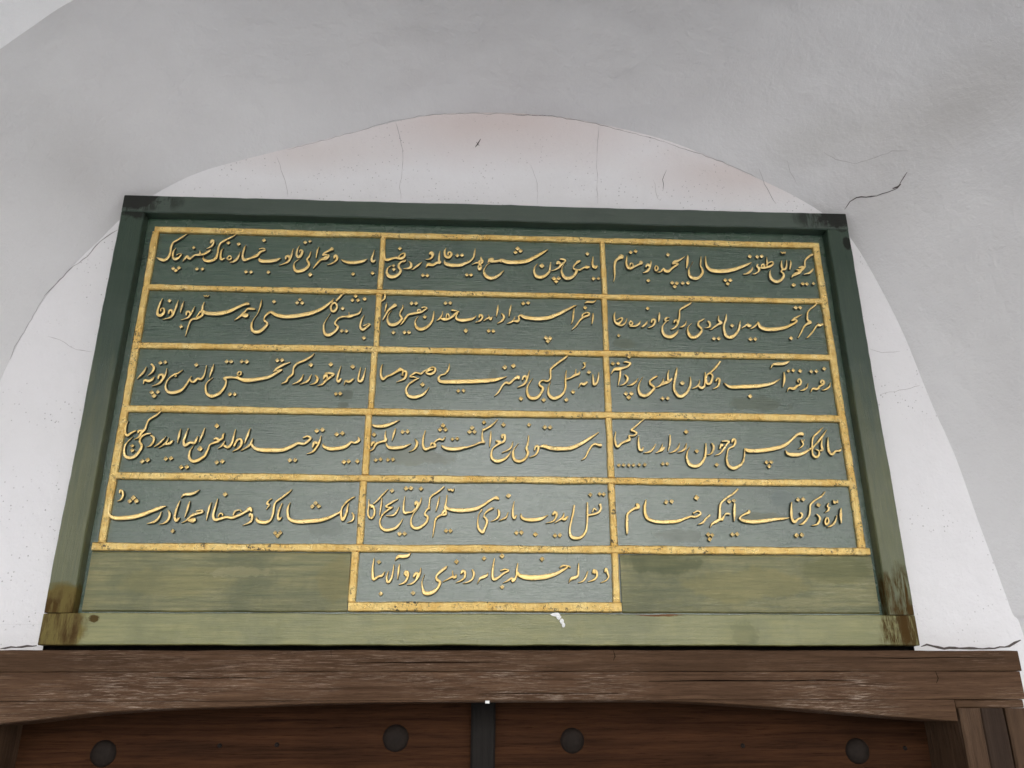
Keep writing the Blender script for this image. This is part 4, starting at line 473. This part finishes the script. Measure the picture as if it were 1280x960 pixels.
('2694,2435,17 2666,2288,30 2676,2153,44 2721,2098,53 2801,2173,43 2900,2219,44 2978,2247,43 2991,2297,43;2890,2223,30 2980,2281,43 2972,2348,26 3081,2350,31 3139,2407,44 3087,2452,37 3034,2474,39 3137,2567,30 3253,2671,30 3356,2749,17;3190,2358,15 3171,2205,39 3183,2048,49 3236,2026,43 3273,2098,21;3549,2176,13 3488,2074,34 3407,1995,35 3276,1971,7;3535,1974,9 3602,2008,30 3674,2099,30 3697,2184,11;3613,2008,39 3681,2043,51 3728,2099,30;3872,2383,20 3854,2191,39 3803,2022,9;4072,2194,13 4020,2081,38 3939,2013,34 3828,1978,7;4220,2196,13 4183,2083,38 4102,2015,34 4013,1991,9;4288,2118,6 4219,1994,26 4198,1860,44 4252,1727,64 4378,1684,66 4503,1752,54 4590,1887,46 4624,2021,43 4640,2201,22;4767,2203,23 4803,2125,44 4777,2023,42 4716,1955,25 4650,1943,9;4995,2251,23 5104,2253,41 5147,2235,34 5073,2151,38 4997,2048,38 4924,1969,30 4823,1934,9;4935,2081,25 4976,2172,51 5006,2138,56;5212,2231,25 5240,2288,51 5288,2289,47 5288,2221,43 5236,2141,38 5132,2084,29 5089,1982,26 5065,1848,40 5085,1715,55 5186,1649,67 5310,1695,55 5407,1785,42 5454,1919,30 5488,2099,22;5499,2077,47 5565,2044,78 5763,2047,81 5985,2072,80 6210,2120,75 6395,2190,64 6542,2306,46 6679,2422,51 6771,2446,70 6811,2412,54;6764,2309,27 6768,2252,28 6826,2310,17;6767,2247,33 6784,2207,30 6743,2149,25 6671,2103,8;6375,2066,14 6414,1987,57 6543,1967,78 6699,1980,65 6864,2061,46 6963,2141,29 6993,2278,30 7040,2381,33 7167,2497,34 7282,2603,11;7352,2546,13 7244,2407,38 7099,2245,37 6982,2119,29 6964,1983,42 7021,1916,51 7093,1962,42 7106,2052,33 7045,2097,24;7223,2338,15 7180,2189,40 7188,2087,51 7129,2064,35;7361,2374,16 7329,2191,45 7336,2044,52 7395,1988,54 7482,2057,38 7572,2070,42 7631,2138,12',
 '4234,2457,53 4428,2023,48 2723,1692,41 2825,1693,41 2933,1694,41 3038,1695,41 3163,1703,41 3281,1705,41 3670,1731,41 3767,1733,41 4836,1723,46 5931,1791,44 6036,1797,44 5975,1703,46'),
('-7552,978,25 -7552,1040,35 -7497,1009,38 -7482,916,41 -7510,843,31 -7584,811,9;-7702,800,21 -7722,686,37 -7702,564,38 -7618,479,66 -7439,464,78 -7225,486,80 -7036,539,77 -6869,612,65 -6719,675,60 -6597,721,22;-6669,603,13 -6701,480,38 -6777,398,43 -6919,356,11;-6535,635,23 -6492,543,44 -6515,431,42 -6576,373,30 -6681,348,8;-6333,833,15 -6364,699,37 -6388,513,40 -6346,422,55 -6295,484,30;-6322,896,11 -6250,959,48 -6131,971,56 -6045,1003,44 -5973,1066,11;-6132,825,17 -6152,680,41 -6187,495,12;-6241,382,9 -6148,424,30 -6071,516,34 -6030,588,13;-6108,424,33 -6010,435,94 -5986,476,43;-6071,516,39 -5987,558,47 -5853,600,39 -5878,641,33 -5975,620,25;-5703,808,12 -5731,663,41 -5752,437,12;-5578,882,17 -5599,726,37 -5626,540,44 -5584,449,54 -5496,459,50 -5362,502,46 -5241,492,54 -5107,545,47 -4994,608,43 -4910,670,60;-5522,510,25 -5500,572,30 -5450,573,27 -5435,532,23;-5227,544,29 -5196,626,30 -5099,652,24 -5074,607,27;-4948,649,64 -4901,681,68 -4865,619,27;-4893,516,28 -4893,567,43 -4847,547,43 -4846,444,42 -4909,382,34 -5024,341,8;-4103,1096,11 -4186,1000,35 -4299,905,34 -4393,831,34 -4424,737,37 -4430,592,41 -4467,458,42 -4571,401,63 -4693,415,68 -4747,455,43 -4747,511,16;-4490,892,13 -4546,850,26 -4570,787,44 -4527,757,29 -4579,673,13;-4269,801,15 -4315,655,37 -4327,531,44 -4297,465,52 -4251,511,21;-4108,812,13 -4140,719,37 -4138,594,44 -4087,471,55 -3931,421,73 -3711,433,79 -3472,455,71 -3275,519,55 -3138,592,42 -3070,635,30 -3028,749,30 -2934,865,34 -2807,950,15;-2929,802,21 -2941,667,41 -2973,542,46 -3018,469,53 -3055,562,44 -3052,666,29;-2836,616,28 -2801,554,36 -2816,461,34 -2923,408,10',
 '-7269,887,52 -7327,814,48 -7198,819,50 -6389,213,43 -5442,977,50 -4350,187,44 -4251,194,44 -4295,133,48 -3591,807,49 -3656,740,47 -3525,745,47'),
('-2128,1116,13 -2226,1009,30 -2322,892,30 -2410,807,25;-2510,890,16 -2501,796,28 -2427,755,48 -2382,672,36 -2390,568,37 -2443,505,42 -2503,556,36 -2514,671,33 -2501,796,29;-2427,751,55 -2467,734,42;-2247,935,14 -2255,777,33 -2274,569,16;-1913,906,13 -2013,853,34 -2151,757,34 -2089,726,33 -2018,738,25 -2126,664,34 -2204,590,29 -2259,476,25 -2253,362,36 -2188,281,52 -2086,261,58 -1946,303,50 -1859,386,33 -1803,500,10;-1881,749,13 -1922,655,33 -1989,571,34 -2141,559,12;-1772,971,14 -1790,823,33 -1790,677,41 -1757,619,49 -1696,626,38 -1615,641,34 -1555,689,34;-1559,784,33 -1541,847,51 -1498,805,49 -1535,710,38 -1586,700,25;-1431,953,12 -1458,826,33 -1525,700,33 -1592,595,21 -1628,470,29 -1603,347,48 -1510,306,58 -1400,348,50 -1311,442,46 -1294,546,41 -1347,587,41 -1339,650,29 -1270,734,46;-1270,734,88 -1260,740,63;-973,1181,26 -1074,1084,34 -1216,987,34 -1259,913,29 -1271,765,29;-1061,978,12 -1087,830,37 -1128,662,12;-893,1139,17 -867,1107,38 -830,1125,30 -794,1091,43 -764,1140,21;-906,1000,15 -923,852,33 -941,726,45 -917,601,41 -1019,579,38 -1119,506,37 -1146,392,29 -1162,247,24 -1179,125,8;-999,590,33 -959,663,63 -908,643,41;-931,768,49 -879,716,58 -713,686,75 -508,688,75 -302,721,67 -137,807,50;-148,796,50 -34,882,42 69,946,46 131,951,72 169,915,25;-178,702,29 -239,607,17 -262,461,25 -246,316,45 -163,234,58 -113,317,41 -72,442,49 -104,525,41 -135,555,33 -115,618,25 -54,682,37 18,724,38 70,739,17;143,711,21 174,652,46 164,558,41 102,495,29 10,459,8;364,654,14 329,559,33 277,517,33 174,475,8;491,887,12 463,718,37 463,581,46 494,525,50 535,592,25;629,625,17 649,541,50 752,500,63 917,502,71 1062,530,58 1188,602,12;1292,609,41 1331,662,50 1371,620,50 1343,536,37 1289,473,29 1144,431,8;1330,442,10 1414,495,29 1499,559,37 1522,653,14;1477,527,42 1539,517,58 1603,580,25;1746,814,33 1715,644,37 1661,435,33 1632,289,37 1654,165,55 1735,125,62 1859,146,53 1956,250,41 1997,416,33 2011,626,38 2020,869,29;2031,605,38 2147,627,37 2253,670,41 2298,755,42 2281,840,51;2117,669,21 2151,743,29 2202,712,30',
 '-2045,1085,49 -1762,1136,50 -1659,1142,50 -1448,1133,48 -1850,191,49 -1749,192,45 -908,260,45 -817,260,45 371,1002,54 534,229,47 636,236,47 923,201,49 1328,179,47 1427,184,47 2089,1040,46 2286,1057,42 2374,1054,44'),
('3060,847,61 3088,783,66 3001,751,50 2914,697,45 2847,612,45 2826,423,54 2822,256,38 2819,205,10;3266,945,21 3226,806,50 3226,636,56 3293,532,61 3457,480,64 3688,476,71 3900,499,62 4073,559,45 4181,592,38 4287,592,45 4398,657,33 4339,714,26 4240,666,29;4586,627,36 4494,552,36 4424,467,40 4326,431,12;5241,1190,33 5131,1092,37 5005,1015,37 4855,895,37 4812,777,42 4798,628,51 4780,554,54;4853,544,63 4778,533,53 4700,490,57 4622,448,40 4573,374,12;4854,555,53 4892,619,28 4939,661,37 5012,651,35;5137,876,34 5112,695,51 5093,504,17;5425,736,43 5421,697,60 5331,654,37 5240,600,32 5224,547,49 5337,506,69 5548,497,76 5763,520,71 5980,554,55 6152,566,42 6282,588,13;6367,920,21 6335,748,47 6328,578,49 6367,497,57 6449,557,40 6528,590,36 6553,665,40 6521,696,37;7122,1155,20 7032,1056,32 6915,990,32 6771,881,36 6736,752,38 6707,645,37 6616,527,40 6544,463,40 6477,441,10;6871,667,23 6923,583,44 6877,476,40 6807,437,29 6731,428,8;7081,605,28 7032,520,34 7050,446,44 7106,510,33 7097,595,27;7301,639,16 7247,521,36 7170,436,40 7068,393,12;7158,906,25 7126,830,32 7181,809,23;7150,820,34 7130,751,36 7060,712,10;7269,972,23 7282,907,46 7319,940,30 7348,918,36 7367,972,21;7411,800,21 7380,650,52 7369,480,22',
 '3686,899,49 3804,913,49 4338,998,58 5028,925,49 5130,941,47 4517,217,46 4601,211,44 4540,124,48 5029,225,46 5128,232,46 6514,975,47 6623,987,48 6384,216,49 6496,225,49 6937,865,52'),
('-2337,-307,12 -2353,-447,32 -2350,-605,43 -2323,-727,54 -2237,-673,40 -2159,-653,44 -2113,-574,14;-2034,-564,10 -2068,-682,32 -2043,-780,46 -1986,-741,40 -1952,-623,32 -1935,-434,14;-1822,-424,20 -1836,-563,40 -1848,-721,12;-1916,-345,12 -1849,-274,61 -1739,-268,68 -1659,-253,53 -1611,-203,12;-1723,-631,28 -1696,-572,48 -1645,-601,47 -1660,-720,40 -1716,-789,36 -1823,-828,12;-1704,-602,47 -1672,-661,39;-1394,-491,12 -1415,-620,40 -1480,-739,36 -1557,-802,36 -1655,-828,8;-1532,-680,36 -1495,-611,48 -1445,-620,47 -1472,-699,36;-1315,-629,8 -1360,-758,20 -1345,-895,39 -1293,-992,69 -1154,-982,71 -1048,-894,48 -1002,-776,48 -1063,-727,51 -1075,-658,36 -1007,-578,48 -909,-499,48 -870,-459,20;-942,-766,8 -844,-716,28 -765,-676,36 -695,-676,48 -686,-617,16;-758,-547,12 -746,-637,28 -714,-696,51;-586,-616,28 -557,-556,48 -511,-576,44 -515,-675,40 -584,-744,32 -683,-784,8;-357,-526,32 -326,-605,40 -354,-704,36 -423,-763,28 -543,-793,8;-253,-802,8 -204,-703,40 -124,-663,60 -64,-633,40 -49,-574,12;85,-293,16 55,-474,36 46,-633,48 77,-716,55 177,-672,40 277,-592,36 378,-542,32 298,-516,28 207,-543,28;257,-786,10 358,-740,32 438,-690,36 458,-730,67 519,-670,36 540,-511,36 557,-391,16;438,-750,59 488,-730,40;539,-571,44 600,-640,68 740,-673,91 922,-678,91 1124,-657,87 1307,-607,67 1451,-536,48 1564,-466,28 1494,-430,28 1432,-466,24;1412,-476,20 1474,-436,32 1595,-449,28 1625,-475,25;1797,-384,14 1786,-525,32 1769,-635,40 1711,-675,59 1639,-695,55 1586,-774,8;1979,-544,12 1934,-664,32 1870,-743,31 1778,-774,8;2079,-583,24 2102,-523,40 2152,-553,45 2158,-643,36 2095,-713,35 1971,-753,8;2090,-563,45 2130,-583,45;2325,-562,28 2348,-492,45 2384,-602,37 2392,-662,28 2338,-731,23 2234,-772,8',
 '-2237,-382,44 -2170,-1005,43 -1530,-989,45 -681,-368,48 -124,-298,44 237,-248,51 241,-865,46 1053,-304,49')]

def parse(s): return [[tuple(int(v)/10000 for v in q.split(',')) for q in st.split()] for st in s.split(';') if st]
def stroke(bm, pts, h):
    P = catmull(pts, 6)
    # drop doubled samples
    Q = [P[0]]
    for p in P[1:]:
        if math.hypot(p[0]-Q[-1][0], p[1]-Q[-1][1]) > .0007: Q.append(p)
    if len(Q) < 2: return
    rings = []
    n_ = len(Q)
    for i, (x, z, w) in enumerate(Q):
        a, b = Q[max(i-1, 0)], Q[min(i+1, n_-1)]
        tx, tz = b[0]-a[0], b[1]-a[1]; l = math.hypot(tx, tz) or 1; nx, nz = -tz/l, tx/l
        hw = max(w, .0007)/2
        hw *= 1.06+.10*noise.noise((x*160, z*160, 5))
        hh = h*min(1, .55+hw/.004)
        x += .00035*noise.noise((x*90, z*90, 1)); z += .00035*noise.noise((x*90, z*90, 2))
        rings.append([bm.verts.new((x+nx*o, BOARD_Y-y, z+nz*o)) for o, y in
                      ((-hw-.0007, -.0005), (-hw, hh*.90), (-hw*.6, hh*.985), (0, hh), (hw*.6, hh*.985), (hw, hh*.90), (hw+.0007, -.0005))])
    # rounded ends
    for ring, q, o in ((rings[0], Q[0], Q[1]), (rings[-1], Q[-1], Q[-2])):
        dx, dz = q[0]-o[0], q[1]-o[1]; l = math.hypot(dx, dz) or 1; e = q[2]*.35
        c = bm.verts.new((q[0]+dx/l*e, BOARD_Y-h*.75, q[1]+dz/l*e)); c2 = bm.verts.new((q[0]+dx/l*(e+.0007), BOARD_Y+.0005, q[1]+dz/l*(e+.0007)))
        for k in range(1, 5): bm.faces.new((ring[k], ring[k+1], c)).material_index = 0
        for k0, k1 in ((0, 1), (5, 6)): bm.faces.new((ring[k0], ring[k1], c, c2)).material_index = 1
    for A, B in zip(rings, rings[1:]):
        for k in range(6):
            fc = bm.faces.new((A[k], A[k+1], B[k+1], B[k])); fc.material_index = 1 if k in (0, 5) else 0
def dot(bm, x, z, r, h):
    r *= .98; rz = r*1.03
    a = random.uniform(-.12, .12); base = []; top = []
    for k, (dx, dz) in enumerate(((1, 0), (.5, .5), (0, 1), (-.5, .5), (-1, 0), (-.5, -.5), (0, -1), (.5, -.5))):
        j = 1+random.uniform(-.07, .07); s_ = 1.08 if k % 2 else 1
        ux, uz = dx*r*j*s_, dz*rz*j*s_; ux, uz = ux*math.cos(a)-uz*math.sin(a), ux*math.sin(a)+uz*math.cos(a)
        base.append(bm.verts.new((x+ux*1.12, BOARD_Y+.0005, z+uz*1.12))); top.append(bm.verts.new((x+ux, BOARD_Y-h*.8, z+uz)))
    c = bm.verts.new((x, BOARD_Y-h, z))
    for k in range(8):
        bm.faces.new((base[k], base[(k+1) % 8], top[(k+1) % 8], top[k])).material_index = 1
        bm.faces.new((top[k], top[(k+1) % 8], c)).material_index = 0
for strokes, dots in VERSES:
    bm = bmesh.new()
    for st in parse(strokes): stroke(bm, [(x, z+.2, w) for x, z, w in st], .0085+random.uniform(-.0007, .0007))
    for (x, z, r_) in (parse(dots) or [[]])[0]: dot(bm, x, z+.2, r_, .0083+random.uniform(-.0006, .0006))
    bmesh.ops.recalc_face_normals(bm, faces=bm.faces)
    part('verse_lettering', bm, [M_GOLD, M_SIDE])
# splash of white paint on the lower rail
bm = bmesh.new()
for (x, z, a, b) in ((.128, .0575, .010, .0045), (.134, .053, .005, .006), (.140, .045, .0045, .005), (.143, .038, .0035, .006)):
    vs = [bm.verts.new((x+a*math.cos(t*.785)*random.uniform(.7, 1.15), -.0022, z+b*math.sin(t*.785)*random.uniform(.7, 1.15))) for t in range(8)]
    c = bm.verts.new((x, -.0036, z))
    for k in range(8): bm.faces.new((vs[k], vs[(k+1) % 8], c))
part('paint_splash', bm, M_WHITE)

# ------------------------------------------------------------------ timber door frame
frame = thing('door_frame', 'weathered brown timber door frame with a shallow arched lintel under the panel', 'door frame')
def fpart(name, bm, mat, par=frame): return link_mesh(name, bm, mat, par)
bm = bmesh.new(); long_box(bm, 'x', -1.068, 1.033, 1.7508, 1.7890, -.0215, .20, 140, .0012, .0014, 21); lintel = fpart('lintel', bm, M_BEAM)
bm = bmesh.new(); box(bm, -1.06, 1.03, .055, .20, 1.79, 1.86); fpart('gap_shade_board', bm, M_STRIP)  # dark filler added so the gap under the panel stays black like deep shade
bm = bmesh.new(); long_box(bm, 'x', -1.066, 1.029, 1.6998, 1.7502, -.0205, .20, 140, .0005, .0010, 22); fpart('lintel_board', bm, M_BEAM2, lintel)
# arched lower board: straight top, its lower edge rising towards the middle
low = catmull([(-1.06, 1.645), (-.98, 1.652), (-.879, 1.662), (-.68, 1.682), (-.472, 1.6895), (-.269, 1.6955), (-.093, 1.6975), (.131, 1.6985), (.358, 1.6965), (.561, 1.685), (.792, 1.667), (.888, 1.660)], 8)
bm = bmesh.new(); pv = None
for (x, z) in low:
    jz = .0007*noise.noise((x*30, 4, 1)); top_ = 1.6992
    z = min(z+jz, top_-.0012); bv = min(.0015, (top_-z)*.4)
    ring = [bm.verts.new((x, y, zz)) for y, zz in ((.17, z), (-.0175, z), (-.0205, z+bv), (-.0205, top_), (.17, top_))]
    if pv:
        for k in range(5): bm.faces.new((pv[k], pv[(k+1) % 5], ring[(k+1) % 5], ring[k]))
    else: bm.faces.new(ring)
    pv = ring
bm.faces.new(pv[::-1]); bmesh.ops.recalc_face_normals(bm, faces=bm.faces); fpart('arched_board', bm, M_BEAM2, lintel)
bm = bmesh.new(); long_box(bm, 'x', .8905, 1.024, 1.6845, 1.6990, -.0185, .2, 16, .0008, .002, 23); fpart('lintel_board', bm, M_BEAM, lintel)
for s_ in (1, -1):
    xs = [(.894, .9365, M_POST, -.021), (.9385, .985, M_POSTD, -.016), (.987, 1.062, M_POST, -.019)]
    if s_ < 0: xs = [(-1.02, -.97, M_POST, -.02), (-.968, -.925, M_POSTD, -.016), (-.923, -.905, M_POST, -.02)]
    root = None
    for k, (x0, x1, mt, y) in enumerate(xs):
        bm = bmesh.new(); long_box(bm, 'z', 0, 1.6840 if s_ > 0 else 1.662, x0, x1, y, .2, 90, .0012, .003, 31+k*2+s_)
        o = fpart('jamb_post' if root is None else 'jamb_board', bm, mt, root or frame)
        root = root or o

for pts in (((-.62, 1.741), (-.55, 1.7395), (-.47, 1.7405), (-.40, 1.739)), ((.30, 1.733), (.42, 1.7345), (.55, 1.7335), (.63, 1.735), (.70, 1.7342)),
            ((-.25, 1.7665), (-.12, 1.7675), (.02, 1.767)), ((.72, 1.776), (.80, 1.7745), (.90, 1.7765), (1.0, 1.775)), ((-.02, 1.711), (.10, 1.7125), (.24, 1.712)),
            ((.235, 1.7895), (.238, 1.778), (.234, 1.770)), ((-.30, 1.789), (-.298, 1.776)), ((.86, 1.7505), (.863, 1.738), (.858, 1.729))):
    bm = bmesh.new(); ribbon(bm, [(x, -.0228, z) for x, z in pts], .0016); link_mesh('split', bm, M_SPLIT, lintel)

# ------------------------------------------------------------------ the two door leaves
def stud(x, z, par, r=.0245):
    bm = bmesh.new(); nr, na = 5, 20
    rings = []
    for i in range(nr+1):
        t = i/nr*math.pi/2; rr = r*math.cos(t); yy = .1200-.0005-.012*math.sin(t)
        if i == nr: rings.append([bm.verts.new((x, yy, z))]); break
        rings.append([bm.verts.new((x+rr*math.cos(a*2*math.pi/na)*(1+.05*noise.noise((x*9, a, z*9))), yy, z+rr*math.sin(a*2*math.pi/na))) for a in range(na)])
    for A, B in zip(rings, rings[1:]):
        for k in range(na):
            bm.faces.new((A[k], A[(k+1) % na], B[(k+1) % na], B[k]) if len(B) > 1 else (A[k], A[(k+1) % na], B[0]))
    bmesh.ops.recalc_face_normals(bm, faces=bm.faces)
    link_mesh('iron_stud', bm, M_IRON, par, True)
def nail(x, z, par):
    bm = bmesh.new(); bmesh.ops.create_uvsphere(bm, u_segments=10, v_segments=6, radius=.0045, matrix=Matrix.Translation((x, .1195, z)))
    link_mesh('nail', bm, M_IRON, par, True)
lf = thing('door_leaf', 'dark red brown oak door leaf carrying the black centre strip, under the lintel', 'door leaf', (0, 0, 0), 'pair of door leaves')
bm = bmesh.new(); box(bm, -.93, -.028, .12, .165, .03, 1.73, .004); b_ = link_mesh('leaf_board', bm, M_DOOR, lf)
rt = thing('door_leaf', 'dark red brown oak door leaf beside the light brown jamb post with paler boards', 'door leaf', (0, 0, 0), 'pair of door leaves')
bm = bmesh.new(); box(bm, .006, .905, .12, .165, .03, 1.73, .004); link_mesh('leaf_board', bm, M_DOOR, rt)
for z in (1.608+.0, 1.15, .70, .25):
    dz = z-1.608
    stud(-.743, z, lf); stud(-.182, 1.633+dz, lf, .0255); stud(.168, 1.627+dz, rt, .024); stud(.746, z-.003, rt)
    for x, zz in ((-.523, 1.621), (-.413, 1.622)): nail(x, zz+dz, lf)
    for x, zz in ((.512, 1.616), (.845, 1.610)): nail(x, zz+dz, rt)
bm = bmesh.new(); long_box(bm, 'z', .03, 1.72, -.034, .014, .100, .150, 60, .0008, .004, 41); link_mesh('centre_strip', bm, M_STRIP, lf)
bm = bmesh.new(); box(bm, -.009, -.001, -.0235, -.0208, 1.6945, 1.6995, .0006); link_mesh('white_tag', bm, M_WHITE, frame)
bm = bmesh.new(); box(bm, -1.06, 1.09, -.35, .30, .004, .028, .006)
st = link_mesh('stone_threshold', bm, M_STEP); st['label'] = 'grey stone threshold slab lying under the two door leaves'; st['category'] = 'threshold'
